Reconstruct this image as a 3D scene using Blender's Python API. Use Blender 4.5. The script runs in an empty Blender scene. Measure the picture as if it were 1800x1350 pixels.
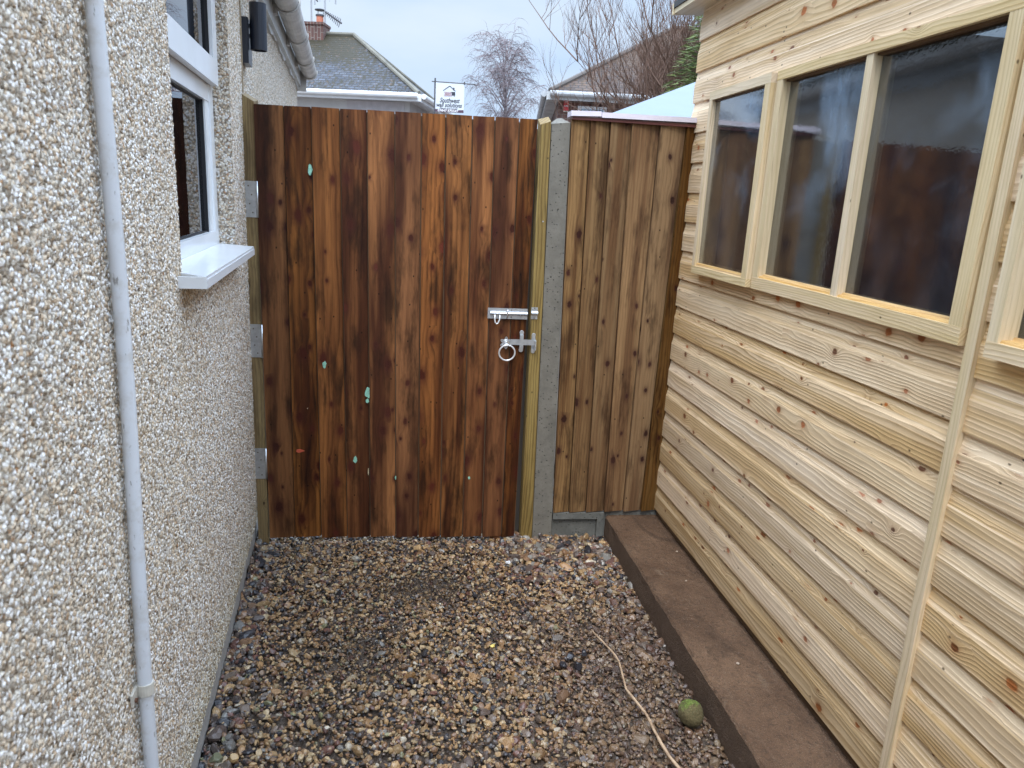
import bpy, bmesh, math, random
import numpy as np
from mathutils import Vector, Matrix
R=math.radians
rng=np.random.default_rng(7); random.seed(7)
C=bpy.context.scene.collection
sc=bpy.context.scene
# ---------------------------------------------------------------- camera
H=1.42; F=1296.6; YAW,PITCH,ROLL=R(13.03),R(-14.2045),R(2.9776)
def cam_axes():
    cy,sy=math.cos(YAW),math.sin(YAW)
    f=Vector((sy*math.cos(PITCH),cy*math.cos(PITCH),math.sin(PITCH)))
    r=Vector((cy,-sy,0)); u=r.cross(f)
    return r*math.cos(ROLL)+u*math.sin(ROLL), -r*math.sin(ROLL)+u*math.cos(ROLL), f
CR,CU,CF=cam_axes()
cam=bpy.data.objects.new('camera',bpy.data.cameras.new('camera')); C.objects.link(cam); sc.camera=cam
m=Matrix((CR,CU,-CF)).transposed().to_4x4(); m.translation=(0,0,H); cam.matrix_world=m
cam.data.sensor_width=36; cam.data.lens=36*F/1800; cam.data.clip_start=.02; cam.data.clip_end=1000; cam.data.dof.use_dof=True; cam.data.dof.focus_distance=2.7; cam.data.dof.aperture_fstop=10
def at(x,y,Y):                                  # point at world depth Y seen at photo coordinates x,y (1800x1350)
    d=CF+CR*((x-900)/F)-CU*((y-675)/F); return Vector((0,0,H))+d*(Y/d.y)
# ---------------------------------------------------------------- world, sun, exposure
SUN_EL,SUN_AZ=R(58),R(200)
w=bpy.data.worlds.new("World"); sc.world=w; w.use_nodes=True
nt=w.node_tree; nt.nodes.clear(); L=nt.links.new
out=nt.nodes.new('ShaderNodeOutputWorld'); bg=nt.nodes.new('ShaderNodeBackground'); bg.inputs[1].default_value=.12; L(bg.outputs[0],out.inputs[0])
sky=nt.nodes.new('ShaderNodeTexSky'); sky.sky_type='NISHITA'; sky.sun_disc=False; sky.sun_elevation=SUN_EL; sky.sun_rotation=SUN_AZ; sky.air_density=1; sky.dust_density=3
tc=nt.nodes.new('ShaderNodeTexCoord'); sp=nt.nodes.new('ShaderNodeSeparateXYZ'); L(tc.outputs['Generated'],sp.inputs[0])
mr=nt.nodes.new('ShaderNodeMapRange'); mr.inputs[1].default_value=.22; mr.inputs[2].default_value=.85; mr.inputs[3].default_value=4.5; mr.inputs[4].default_value=23.5; mr.interpolation_type='SMOOTHSTEP'; L(sp.outputs[2],mr.inputs[0])
mp=nt.nodes.new('ShaderNodeMapping'); mp.inputs['Scale'].default_value=(1,1,3.2); L(tc.outputs['Generated'],mp.inputs[0])
nz=nt.nodes.new('ShaderNodeTexNoise'); nz.inputs['Scale'].default_value=2.6; nz.inputs['Detail'].default_value=5; nz.inputs['Roughness'].default_value=.5; L(mp.outputs[0],nz.inputs[0])
cr=nt.nodes.new('ShaderNodeValToRGB'); cr.color_ramp.elements[0].position=.3; cr.color_ramp.elements[0].color=(.50,.69,.99,1); cr.color_ramp.elements[1].position=.68; cr.color_ramp.elements[1].color=(.76,.87,1,1); L(nz.outputs[0],cr.inputs[0])
vm=nt.nodes.new('ShaderNodeVectorMath'); vm.operation='SCALE'; L(cr.outputs[0],vm.inputs[0]); L(mr.outputs[0],vm.inputs['Scale'])
v2=nt.nodes.new('ShaderNodeVectorMath'); v2.operation='MULTIPLY_ADD'; L(sky.outputs[0],v2.inputs[0]); v2.inputs[1].default_value=(.05,.05,.05); L(vm.outputs[0],v2.inputs[2]); L(v2.outputs[0],bg.inputs[0])
sl=bpy.data.lights.new('sun','SUN'); sl.energy=1.3; sl.angle=R(28); sl.color=(1,.95,.88)
so=bpy.data.objects.new('sun',sl); C.objects.link(so)
so.rotation_euler=Vector((math.sin(SUN_AZ)*math.cos(SUN_EL),math.cos(SUN_AZ)*math.cos(SUN_EL),math.sin(SUN_EL))).to_track_quat('Z','Y').to_euler()
sc.view_settings.view_transform='Standard'; sc.view_settings.look='None'; sc.view_settings.exposure=0.9; sc.view_settings.gamma=1
sc.render.engine='CYCLES'; sc.cycles.use_denoising=True; sc.cycles.max_bounces=8; sc.cycles.transparent_max_bounces=12
# ---------------------------------------------------------------- node helpers
class G:
    def __init__(s,name):
        s.m=bpy.data.materials.new(name); s.m.use_nodes=True; s.t=s.m.node_tree; s.t.nodes.clear()
        s.out=s.n('OutputMaterial'); s.b=s.n('BsdfPrincipled'); s.l(s.b.outputs[0],s.out.inputs[0])
    def l(s,a,b): s.t.links.new(a,b)
    def put(s,sock,v):
        if v is None: return
        if isinstance(v,bpy.types.NodeSocket): s.l(v,sock)
        elif isinstance(v,(tuple,list)) and len(v)==3 and sock.type=='RGBA': sock.default_value=(*v,1)
        else: sock.default_value=v
    def n(s,ty,ins=None,**props):
        n=s.t.nodes.new('ShaderNode'+ty)
        for k,v in props.items(): setattr(n,k,v)
        for k,v in (ins or {}).items(): s.put(n.inputs[k],v)
        return n
    def ma(s,op,a,b=0,c=0,clamp=False):
        n=s.n('Math',operation=op,use_clamp=clamp)
        for i,v in enumerate((a,b,c)): s.put(n.inputs[i],v)
        return n.outputs[0]
    def mix(s,f,a,b,mode='MIX'):
        n=s.n('Mix',data_type='RGBA',blend_type=mode); s.put(n.inputs[0],f); s.put(n.inputs[6],a); s.put(n.inputs[7],b); return n.outputs[2]
    def rng(s,v,a,b,c=0,d=1,smooth=False):
        n=s.n('MapRange',{0:v,1:a,2:b,3:c,4:d}); 
        if smooth: n.interpolation_type='SMOOTHSTEP'
        return n.outputs[0]
    def ramp(s,v,stops,interp='LINEAR'):
        n=s.n('ValToRGB',{0:v}); r=n.color_ramp; r.interpolation=interp
        while len(r.elements)<len(stops): r.elements.new(.5)
        for e,(p,c) in zip(r.elements,stops): e.position=p; e.color=(*c,1)
        return n.outputs[0]
    def noise(s,vec,scale,detail=3,rough=.5,dist=0):
        return s.n('TexNoise',{'Vector':vec,'Scale':scale,'Detail':detail,'Roughness':rough,'Distortion':dist}).outputs[0]
    def obj(s): return s.n('TexCoord').outputs['Object']
    def scale(s,vec,v): return s.n('VectorMath',{0:vec,1:v},operation='MULTIPLY').outputs[0]
    def xyz(s,x,y,z=0):
        return s.n('CombineXYZ',{0:x,1:y,2:z}).outputs[0]
    def attr(s,name): return s.n('Attribute',attribute_name=name)
    def bump(s,h,dist,strength=1,prev=None):
        n=s.n('Bump',{'Height':h,'Distance':dist,'Strength':strength}); 
        if prev: s.l(prev,n.inputs['Normal'])
        s.l(n.outputs[0],s.b.inputs['Normal']); return n.outputs[0]
    def fin(s,col=None,rough=None,**kw):
        s.put(s.b.inputs['Base Color'],col); s.put(s.b.inputs['Roughness'],rough)
        for k,v in kw.items(): s.put(s.b.inputs[k.replace('_',' ')],v)
        return s.m
def simple(name,col,rough=.5,metal=0,var=.0,scale=8,bump=0):
    g=G(name); o=g.obj(); c=col
    if var:
        f=g.noise(o,scale,4,.6); c=g.mix(g.rng(f,.3,.7,0,1),tuple(x*(1-var) for x in col),tuple(min(1,x*(1+var*.6)) for x in col))
        if bump: g.bump(f,bump)
    return g.fin(c,rough,Metallic=metal)
def wood(name,light,mid,dark,knot,freq=150,stain=.5,rough=.55,bump=.0006,knotp=.5,kcell=.13,wet=0,streak=.5,kr=.011,fib=.25,hue=.45,kasp=.62,light2=None,lates=(.4,1.0),kred=0,pinp=.25,yf=20,spec=.35,sat=(.85,1.1)):
    g=G(name); uv=g.n('UVMap').outputs[0]; s=g.n('SeparateXYZ',{0:uv}); pid=g.attr('pid').outputs['Fac']; tint=g.attr('tint').outputs['Fac']
    x=g.ma('MULTIPLY_ADD',pid,3.173,s.outputs[0]); y=g.ma('MULTIPLY_ADD',pid,1.619,s.outputs[1])
    h1=g.ma('FRACT',g.ma('MULTIPLY',pid,7.31)); h2=g.ma('FRACT',g.ma('MULTIPLY',pid,3.77))
    wv=g.noise(g.xyz(x,y,pid),6,1)
    kv=g.xyz(g.ma('MULTIPLY',x,1/kcell*kasp),g.ma('MULTIPLY',y,1/kcell),0)
    vo=g.n('TexVoronoi',{'Vector':kv,'Scale':1,'Randomness':1},voronoi_dimensions='2D'); d=g.ma('MULTIPLY',vo.outputs['Distance'],kcell)
    rc=g.n('SeparateColor',{0:vo.outputs['Color']}); mask=g.ma('GREATER_THAN',rc.outputs[0],1-knotp)
    r=g.ma('MULTIPLY',g.rng(rc.outputs[1],0,1,.3,1.25),kr)
    dn=g.ma('DIVIDE',d,r)
    dn=g.ma('ADD',dn,g.ma('MULTIPLY',g.ma('SUBTRACT',g.noise(g.xyz(x,y,0),55,3,.6),.5),1.3))
    d2=g.ma('MULTIPLY',dn,dn)
    fall=g.ma('MULTIPLY',mask,g.ma('EXPONENT',g.ma('MULTIPLY',d2,-.12))); halo=g.ma('MULTIPLY',mask,g.ma('EXPONENT',g.ma('MULTIPLY',d2,-.35)))
    side=g.ma('SUBTRACT',rc.outputs[2],.35)
    # ring field: slow arches along the grain, deflected round the knots
    arch=g.noise(g.xyz(g.ma('MULTIPLY',x,1.1),g.ma('MULTIPLY',y,9),pid),1,2,.4)
    field=g.ma('ADD',g.ma('ADD',y,g.ma('MULTIPLY',arch,.085)),g.ma('MULTIPLY',fall,g.ma('MULTIPLY',side,.045)))
    field=g.ma('ADD',field,g.ma('MULTIPLY',wv,.012))
    ph=g.ma('FRACT',g.ma('MULTIPLY',field,freq))
    late=g.ma('MULTIPLY',g.rng(ph,.30,.85,0,1,True),g.rng(ph,.86,.99,1,0,True))
    lowv=g.noise(g.xyz(g.ma('MULTIPLY',x,.9),g.ma('MULTIPLY',y,yf),g.ma('ADD',pid,5)),1,3,.6)
    fibre=g.noise(g.xyz(g.ma('MULTIPLY',x,14),g.ma('MULTIPLY',y,420),pid),1,2,.6)
    blot=g.noise(g.xyz(g.ma('MULTIPLY',x,4),g.ma('MULTIPLY',y,15),g.ma('ADD',pid,9)),1,4,.65)
    pin=g.n('TexVoronoi',{'Vector':g.xyz(g.ma('MULTIPLY',x,9),g.ma('MULTIPLY',y,13),0),'Scale':1,'Randomness':1},voronoi_dimensions='2D'); pc=g.n('SeparateColor',{0:pin.outputs['Color']})
    pn=g.ma('MULTIPLY',g.ma('GREATER_THAN',pc.outputs[0],1-pinp),g.rng(pin.outputs['Distance'],.045,.02,0,1))
    c=g.mix(g.rng(lowv,.38,.60,0,1),g.mix(g.rng(h1,0,1,0,1),light,light2 or light),mid)
    c=g.mix(g.ma('MULTIPLY',late,g.ma('MULTIPLY',g.rng(blot,.3,.7,.2,.85),g.rng(h2,0,1,lates[0],lates[1]))),c,dark)
    c=g.mix(g.ma('MULTIPLY',g.rng(fibre,.5,.75,0,1),fib),c,dark)
    c=g.mix(g.ma('MULTIPLY',g.rng(blot,.5,.66,0,1),streak),c,dark)
    c=g.mix(g.ma('MULTIPLY',halo,hue),c,tuple(.75*a+.25*b for a,b in zip(dark,knot)))
    core=g.ma('MULTIPLY',mask,g.rng(dn,1.05,.7,0,1))
    kn=g.mix(g.ma('POWER',rc.outputs[2],kred),knot,tuple(k*.16 for k in knot)) if kred else knot
    kn=g.mix(g.rng(g.noise(g.xyz(x,y,3),260,2),.4,.6,0,.6),kn,tuple(k*.35 for k in knot))
    c=g.mix(g.ma('MULTIPLY',core,.92),c,kn); c=g.mix(g.ma('MULTIPLY',pn,.9),c,tuple(k*.25 for k in dark))
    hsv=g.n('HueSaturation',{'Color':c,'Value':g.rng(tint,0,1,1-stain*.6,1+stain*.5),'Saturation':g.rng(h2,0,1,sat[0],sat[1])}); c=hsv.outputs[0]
    g.bump(g.ma('ADD',g.ma('ADD',g.ma('MULTIPLY',late,.6),g.ma('MULTIPLY',fibre,.5)),g.ma('MULTIPLY',core,-.6)),bump)
    kw={}
    if wet: kw['Coat_Weight']=wet; kw['Coat_Roughness']=.25
    return g.fin(c,g.rng(lowv,.3,.7,rough-.08,rough+.12),Specular_IOR_Level=spec,**kw)
def pebbledash():
    g=G('pebbledash'); o=g.obj()
    wz=g.n('TexNoise',{'Vector':o,'Scale':150,'Detail':2}).outputs['Color']
    p=g.n('VectorMath',{0:wz,1:(.0055,.0055,.0055),2:o},operation='MULTIPLY_ADD').outputs[0]
    v=g.n('TexVoronoi',{'Vector':p,'Scale':162,'Randomness':1}); d=v.outputs['Distance']; cc=g.n('SeparateColor',{0:v.outputs['Color']})
    col=g.ramp(cc.outputs[0],[(0,(.33,.27,.20)),(.10,(.80,.73,.62)),(.23,(.66,.48,.31)),(.34,(.88,.84,.79)),(.47,(.76,.61,.44)),(.57,(.92,.90,.88)),(.71,(.42,.31,.21)),(.78,(.84,.78,.67)),(.87,(.20,.15,.11)),(.93,(.76,.66,.53)),(.975,(.50,.23,.08))],'CONSTANT')
    col=g.mix(g.rng(cc.outputs[1],0,1,0,.3),col,(.74,.69,.61))
    big=g.noise(o,1.7,4,.6)
    col=g.mix(g.rng(big,.42,.7,0,.35),col,(.62,.50,.34))
    z=g.n('SeparateXYZ',{0:o}).outputs[2]
    moss=g.ma('MULTIPLY',g.rng(g.ma('ADD',z,g.ma('MULTIPLY',big,.35)),.48,.15,0,1),.4)
    col=g.mix(moss,col,(.42,.43,.20))
    gap=g.rng(d,.42,.78,0,1); col=g.mix(g.ma('MULTIPLY',gap,.8),col,(.29,.23,.165))
    rel=g.n('VectorMath',{0:p,1:v.outputs['Position']},operation='SUBTRACT').outputs[0]; rd=g.n('VectorMath',{0:v.outputs['Color'],1:(.5,.5,.5)},operation='SUBTRACT').outputs[0]
    tilt=g.ma('MULTIPLY',g.n('VectorMath',{0:rel,1:rd},operation='DOT_PRODUCT').outputs['Value'],270)
    h=g.ma('ADD',g.ma('ADD',g.ma('MINIMUM',g.ma('SUBTRACT',1.15,g.ma('MULTIPLY',d,1.5)),.85),g.ma('MULTIPLY',cc.outputs[2],.55)),tilt)
    dn=g.n('Displacement',{'Height':h,'Midlevel':.7,'Scale':.0029}); g.l(dn.outputs[0],g.out.inputs['Displacement'])
    g.m.displacement_method='BOTH'
    return g.fin(col,.75,Specular_IOR_Level=.22)
def concrete(name,a,b,pits=True,rough=.8,moss=None):
    g=G(name); o=g.obj(); n1=g.noise(o,14,6,.65); n2=g.noise(o,160,3,.6)
    c=g.mix(g.rng(n1,.3,.7),a,b); c=g.mix(g.rng(n2,.55,.75,0,.45),c,tuple(x*.55 for x in a)); h=g.ma('ADD',n1,g.ma('MULTIPLY',n2,.4))
    if pits:
        v=g.n('TexVoronoi',{'Vector':o,'Scale':95,'Randomness':1}); q=g.n('SeparateColor',{0:v.outputs['Color']})
        pit=g.ma('MULTIPLY',g.ma('GREATER_THAN',q.outputs[0],.62),g.rng(v.outputs['Distance'],.28,.16,0,1)); c=g.mix(g.ma('MULTIPLY',pit,.85),c,(.03,.028,.025)); h=g.ma('SUBTRACT',h,g.ma('MULTIPLY',pit,1.5))
    g.bump(h,.0015)
    return g.fin(c,rough)
def glass(name,tint=(.55,.6,.62),ior=1.55,fog=0,rough=.015):
    g=G(name); g.t.nodes.remove(g.b)
    o=g.obj(); tr=g.n('BsdfTransparent',{0:tint}); gl=g.n('BsdfGlossy',{0:(.96,.97,1),'Roughness':rough}); fr=g.n('Fresnel',{'IOR':ior})
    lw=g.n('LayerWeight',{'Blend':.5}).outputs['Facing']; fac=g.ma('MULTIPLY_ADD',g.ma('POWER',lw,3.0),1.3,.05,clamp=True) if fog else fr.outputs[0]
    mx=g.n('MixShader',{0:fac}); g.l(tr.outputs[0],mx.inputs[1]); g.l(gl.outputs[0],mx.inputs[2])
    fin=mx
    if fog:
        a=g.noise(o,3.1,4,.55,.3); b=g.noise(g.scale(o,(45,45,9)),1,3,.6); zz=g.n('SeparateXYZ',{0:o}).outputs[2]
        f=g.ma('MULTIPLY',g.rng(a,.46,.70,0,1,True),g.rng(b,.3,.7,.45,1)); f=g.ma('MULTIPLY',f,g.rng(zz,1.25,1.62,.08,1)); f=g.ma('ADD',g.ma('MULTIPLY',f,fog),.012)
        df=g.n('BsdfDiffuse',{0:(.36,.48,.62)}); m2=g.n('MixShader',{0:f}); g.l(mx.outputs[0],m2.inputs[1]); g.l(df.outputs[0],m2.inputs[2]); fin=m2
        bn=g.n('Bump',{'Height':g.noise(o,120,2),'Distance':.0003,'Strength':.35}); g.l(bn.outputs[0],gl.inputs['Normal'])
    g.l(fin.outputs[0],g.out.inputs[0]); return g.m
def tiles(name,a,b,moss,mossamt,rowh=.085,roww=.14):
    g=G(name); uv=g.n('UVMap').outputs[0]
    br=g.n('TexBrick',{'Vector':uv,'Color1':(*a,1),'Color2':(*b,1),'Mortar':(.035,.033,.035,1),'Scale':1,'Mortar Size':.010,'Mortar Smooth':.2,'Bias':0,'Brick Width':roww,'Row Height':rowh},offset=.5)
    n=g.noise(uv,1.3,5,.65); n2=g.noise(uv,15,4,.75)
    sv=g.n('SeparateXYZ',{0:uv}).outputs[1]
    up=g.rng(sv,.5,2.3,0,.16)
    mo=g.ma('MULTIPLY',g.rng(g.ma('ADD',g.ma('ADD',g.ma('MULTIPLY',n,.35),g.ma('MULTIPLY',n2,.65)),up),.50,.57,0,1),mossamt)
    c=g.mix(mo,br.outputs[0],moss); c=g.mix(g.rng(g.noise(uv,14,2),.62,.72,0,.6),c,(.16,.09,.05))
    saw=g.ma('FRACT',g.ma('DIVIDE',sv,rowh)); g.bump(g.ma('SUBTRACT',g.ma('SUBTRACT',1,saw),g.ma('MULTIPLY',br.outputs[1],.6)),.012)
    return g.fin(c,.7,Specular_IOR_Level=.3)
def bricks(name):
    g=G(name); uv=g.n('UVMap').outputs[0]
    br=g.n('TexBrick',{'Vector':uv,'Color1':(.17,.075,.055,1),'Color2':(.10,.05,.045,1),'Mortar':(.25,.22,.19,1),'Scale':1,'Mortar Size':.006,'Brick Width':.2,'Row Height':.068})
    c=g.mix(g.rng(g.noise(uv,3,4),.4,.7,0,.5),br.outputs[0],(.08,.05,.045)); return g.fin(c,.85)
def vcol(name,rough=.4,coat=.0,bump=.0006,attr='Col'):
    g=G(name); c=g.attr(attr).outputs['Color']; o=g.obj(); n=g.noise(o,260,3,.6)
    c=g.mix(g.rng(n,.35,.7,0,.5),c,g.mix(.5,c,(.03,.022,.016))); g.bump(n,bump)
    return g.fin(c,g.rng(n,.3,.7,rough-.1,rough+.15),Coat_Weight=coat,Coat_Roughness=.15)
M={}
M['gate']=wood('stained_boards',(.38,.150,.042),(.080,.024,.0080),(.012,.005,.003),(.24,.055,.030),freq=46,stain=.8,rough=.5,bump=.0009,knotp=.72,kcell=.085,kr=.0125,spec=.14,wet=.06,sat=(.92,1.03),streak=.7,fib=.35,yf=13,light2=(.27,.10,.030),lates=(.3,.9),kred=.12,hue=.95,pinp=.4)
M['fence']=wood('brown_boards',(.34,.19,.068),(.145,.068,.023),(.042,.018,.007),(.13,.04,.028),freq=70,stain=.6,rough=.6,knotp=.62,kcell=.10,kr=.0100,streak=.7,fib=.35,light2=(.22,.13,.055),kred=.2,hue=.9,pinp=.35,spec=.15)
M['post']=wood('green_timber',(.30,.215,.075),(.22,.145,.045),(.085,.052,.014),(.06,.03,.01),freq=75,stain=.3,knotp=.2,streak=.25,fib=.35,bump=.0012,lates=(.8,1.2))
M['postb']=wood('weathered_timber',(.34,.25,.12),(.25,.17,.08),(.09,.06,.028),(.06,.03,.012),freq=90,stain=.4,knotp=.4,streak=.6,fib=.35)
M['shed']=wood('shed_cladding',(.80,.60,.36),(.62,.42,.215),(.33,.20,.095),(.55,.17,.05),freq=88,stain=.36,rough=.55,bump=.0009,knotp=.62,kcell=.105,streak=.18,fib=.22,kr=.0100,hue=.6,kasp=.8,light2=(.84,.64,.43),lates=(.1,1.0),kred=.9,pinp=.35)
M['shedtrim']=wood('shed_frame_timber',(.72,.58,.34),(.62,.47,.25),(.40,.27,.12),(.26,.13,.06),freq=110,stain=.18,rough=.55,knotp=.10,streak=.15,fib=.28,bump=.0004,light2=(.74,.57,.38))
M['bead']=wood('amber_bead',(.66,.44,.20),(.56,.35,.14),(.36,.19,.07),(.3,.12,.05),freq=110,stain=.2,knotp=.05,streak=.15)
M['bearer']=wood('dark_bearer',(.20,.12,.06),(.13,.075,.035),(.06,.03,.015),(.1,.04,.02),freq=80)
M['dash']=pebbledash()
M['render']=concrete('grey_render',(.36,.35,.33),(.46,.45,.43),pits=False)
M['conc']=concrete('concrete_post_mat',(.125,.115,.095),(.20,.185,.155))
M['concd']=concrete('concrete_board_mat',(.09,.09,.08),(.17,.17,.155))
M['upvc']=simple('white_upvc',(.80,.82,.84),.22,var=.05,scale=5)
g=G('grey_pipe_plastic'); o_=g.obj(); n_=g.noise(o_,22,5,.7); n2_=g.noise(g.scale(o_,(1,1,.25)),160,3,.6)
c_=g.mix(g.rng(n_,.5,.68,0,.45),(.68,.70,.73),(.42,.38,.31)); M['pipe']=g.fin(g.mix(g.rng(n2_,.66,.70,0,.7),c_,(.16,.14,.12)),.38)
M['clip']=simple('aged_plastic',(.60,.56,.48),.5,var=.2,scale=30)
M['gutter']=simple('weathered_gutter',(.55,.53,.50),.4,var=.35,scale=9)
M['fascia']=simple('painted_fascia',(.62,.64,.64),.4,var=.2,scale=6)
M['black']=simple('black_gasket',(.015,.015,.018),.45)
M['lamp']=simple('anthracite_paint',(.016,.02,.032),.32)
M['galv']=simple('zinc_plate',(.62,.65,.68),.33,metal=.85,var=.16,scale=60)
M['zinc']=simple('bright_zinc',(.74,.76,.79),.2,metal=.9,var=.1,scale=90)
M['ring']=simple('white_zinc',(.78,.79,.8),.3,metal=.35)
M['screw']=simple('screw_head',(.20,.18,.16),.4,metal=.7)
M['mint']=simple('mint_paint',(.30,.60,.46),.6,var=.25,scale=120)
M['cream']=simple('bare_splinter',(.72,.60,.38),.6)
M['wglass']=glass('window_glass',(.5,.54,.54),1.9)
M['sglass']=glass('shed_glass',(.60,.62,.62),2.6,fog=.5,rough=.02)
M['dark']=simple('gap_shade',(.07,.06,.05),.8)  # shade colour for the strip added behind the gate gap
M['room']=simple('room_wall',(.16,.17,.18),.8)
M['capw']=simple('pale_capping',(.55,.50,.55),.3,var=.12,scale=14)
M['capr']=simple('red_stain',(.11,.03,.025),.45)
M['felt']=simple('shed_felt',(.05,.05,.05),.8)
M['sheet']=simple('wet_roof_sheet',(.14,.18,.235),.5,var=.06,scale=4)
M['tileL']=tiles('slate_tiles',(.095,.105,.130),(.045,.052,.068),(.034,.028,.014),1.0)
M['tileR']=tiles('brown_tiles',(.11,.075,.06),(.05,.036,.032),(.075,.045,.022),.7,rowh=.085)
M['brick']=bricks('brick')
M['white']=simple('white_render',(.55,.55,.55),.8,var=.1,scale=3)
M['terra']=simple('terracotta',(.50,.17,.10),.7,var=.15)
M['metal']=simple('aerial_metal',(.45,.46,.48),.4,metal=.5)
M['darkm']=simple('dark_metal',(.07,.07,.08),.5)
M['banner']=simple('banner_cloth',(.66,.71,.78),.6)
M['ink']=simple('ink',(.04,.045,.06),.6)
M['inkr']=simple('red_ink',(.40,.16,.18),.6)
M['inkw']=simple('white_ink',(.85,.85,.86),.6)
M['band']=simple('dark_band',(.085,.045,.075),.6)
M['redbox']=simple('red_plastic',(.55,.03,.035),.4)
M['blue']=simple('blue_paint',(.05,.20,.50),.5)
M['bglass']=simple('pale_window_glass',(.30,.40,.50),.1)
M['bark']=simple('birch_bark',(.30,.26,.26),.8,var=.4,scale=12)
M['twig']=simple('birch_twigs',(.22,.18,.19),.8)
M['twigr']=simple('brown_twigs',(.15,.085,.058),.75,var=.3,scale=3)
M['moss']=None
# ---------------------------------------------------------------- mesh helpers
ORG={}
class MB:
    def __init__(s): s.v=[];s.f=[];s.uv=[];s.pid=[];s.tint=[]
    def poly(s,pts,uv=None,pid=0,tint=.5):
        i=len(s.v); s.v+= [tuple(p) for p in pts]; s.f.append(tuple(range(i,i+len(pts))))
        s.uv+= uv if uv else [(0,0)]*len(pts); s.pid.append(pid); s.tint.append(tint)
    def gpoly(s,pts,g,pid=0,tint=.5):           # polygon with UVs in metres: u along the grain g
        P=[Vector(p) for p in pts]; g=Vector(g).normalized(); n=(P[1]-P[0]).cross(P[2]-P[0])
        if n.length<1e-12 and len(P)>3: n=(P[2]-P[0]).cross(P[3]-P[0])
        n=n.normalized() if n.length>0 else Vector((0,0,1)); t=n.cross(g)
        if t.length<.3: a=n.orthogonal().normalized(); t=n.cross(a); g=a
        t.normalize()
        if t.dot(Vector((.31,.52,.79)))<0: t=-t
        s.poly(P,[(p.dot(g),p.dot(t)) for p in P],pid,tint)
    def hexa(s,p,g=(0,0,1),pid=0,tint=.5):      # p: 4 points of one face (ccw from outside) then the 4 behind them
        for q in ((0,1,2,3),(7,6,5,4),(1,5,6,2),(4,0,3,7),(3,2,6,7),(4,5,1,0)): s.gpoly([p[k] for k in q],g,pid,tint)
    def box(s,c,d,g=(0,0,1),pid=0,tint=.5,rot=0,ax=None):
        c=Vector(c); 
        if ax is None: ax=(Vector((math.cos(rot),math.sin(rot),0)),Vector((-math.sin(rot),math.cos(rot),0)),Vector((0,0,1)))
        a,b,e=[Vector(x)*d[i]/2 for i,x in enumerate(ax)]
        f=[c-a-b-e,c+a-b-e,c+a-b+e,c-a-b+e]; k=[q+2*b for q in f]; s.hexa(f+k,g,pid,tint)
    def tube(s,pts,rad,n=8,cap=True,pid=0,tint=.5,arc=None):
        pts=[Vector(p) for p in pts]; 
        if not isinstance(rad,(list,tuple)): rad=[rad]*len(pts)
        i0=len(s.v); u=None
        for k,p in enumerate(pts):
            d=(pts[min(k+1,len(pts)-1)]-pts[max(k-1,0)]).normalized()
            u=(d.orthogonal() if u is None else (u-d*u.dot(d))).normalized(); w_=d.cross(u)
            for j in range(n):
                a=2*math.pi*j/n; s.v.append(tuple(p+(u*math.cos(a)+w_*math.sin(a))*rad[k]))
        for k in range(len(pts)-1):
            for j in range(n):
                a=i0+k*n+j; b=i0+k*n+(j+1)%n; s.f.append((a,b,b+n,a+n)); s.uv+=[(0,0)]*4; s.pid.append(pid); s.tint.append(tint)
        if cap:
            for q in (tuple(range(i0+n-1,i0-1,-1)),tuple(range(i0+(len(pts)-1)*n,i0+len(pts)*n))): s.f.append(q); s.uv+=[(0,0)]*n; s.pid.append(pid); s.tint.append(tint)
    def build(s,name,mat,parent=None,org=None,smooth=False,bevel=0,attrs=True):
        me=bpy.data.meshes.new(name)
        o=bpy.data.objects.new(name,me); C.objects.link(o)
        if parent is not None: o.parent=parent; base=ORG[parent.name]; org=base
        else:
            org=Vector(org) if org is not None else Vector((0,0,0)); o.location=org
        ORG[o.name]=org
        me.from_pydata([(v[0]-org[0],v[1]-org[1],v[2]-org[2]) for v in s.v],[],s.f)
        if attrs:
            l=me.uv_layers.new(name='UVMap'); l.data.foreach_set('uv',np.array(s.uv,dtype=np.float32).ravel())
            for nm,dt in (('pid',s.pid),('tint',s.tint)):
                a=me.attributes.new(nm,'FLOAT','FACE'); a.data.foreach_set('value',np.array(dt,dtype=np.float32))
        me.materials.append(mat)
        if smooth: me.polygons.foreach_set('use_smooth',[True]*len(me.polygons))
        if bevel:
            b=o.modifiers.new('edge','BEVEL'); b.width=bevel; b.segments=2; b.limit_method='ANGLE'; b.angle_limit=R(40)
        me.update(); return o
def thing(name,loc,label,cat,group=None):
    o=bpy.data.objects.new(name,None); C.objects.link(o); o.location=loc; o.empty_display_size=.1; ORG[o.name]=Vector(loc); tag(o,label,cat,group); return o
def tag(o,label=None,cat=None,group=None,kind=None):
    for k,v in (('label',label),('category',cat),('group',group),('kind',kind)):
        if v: o[k]=v
    return o
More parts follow.
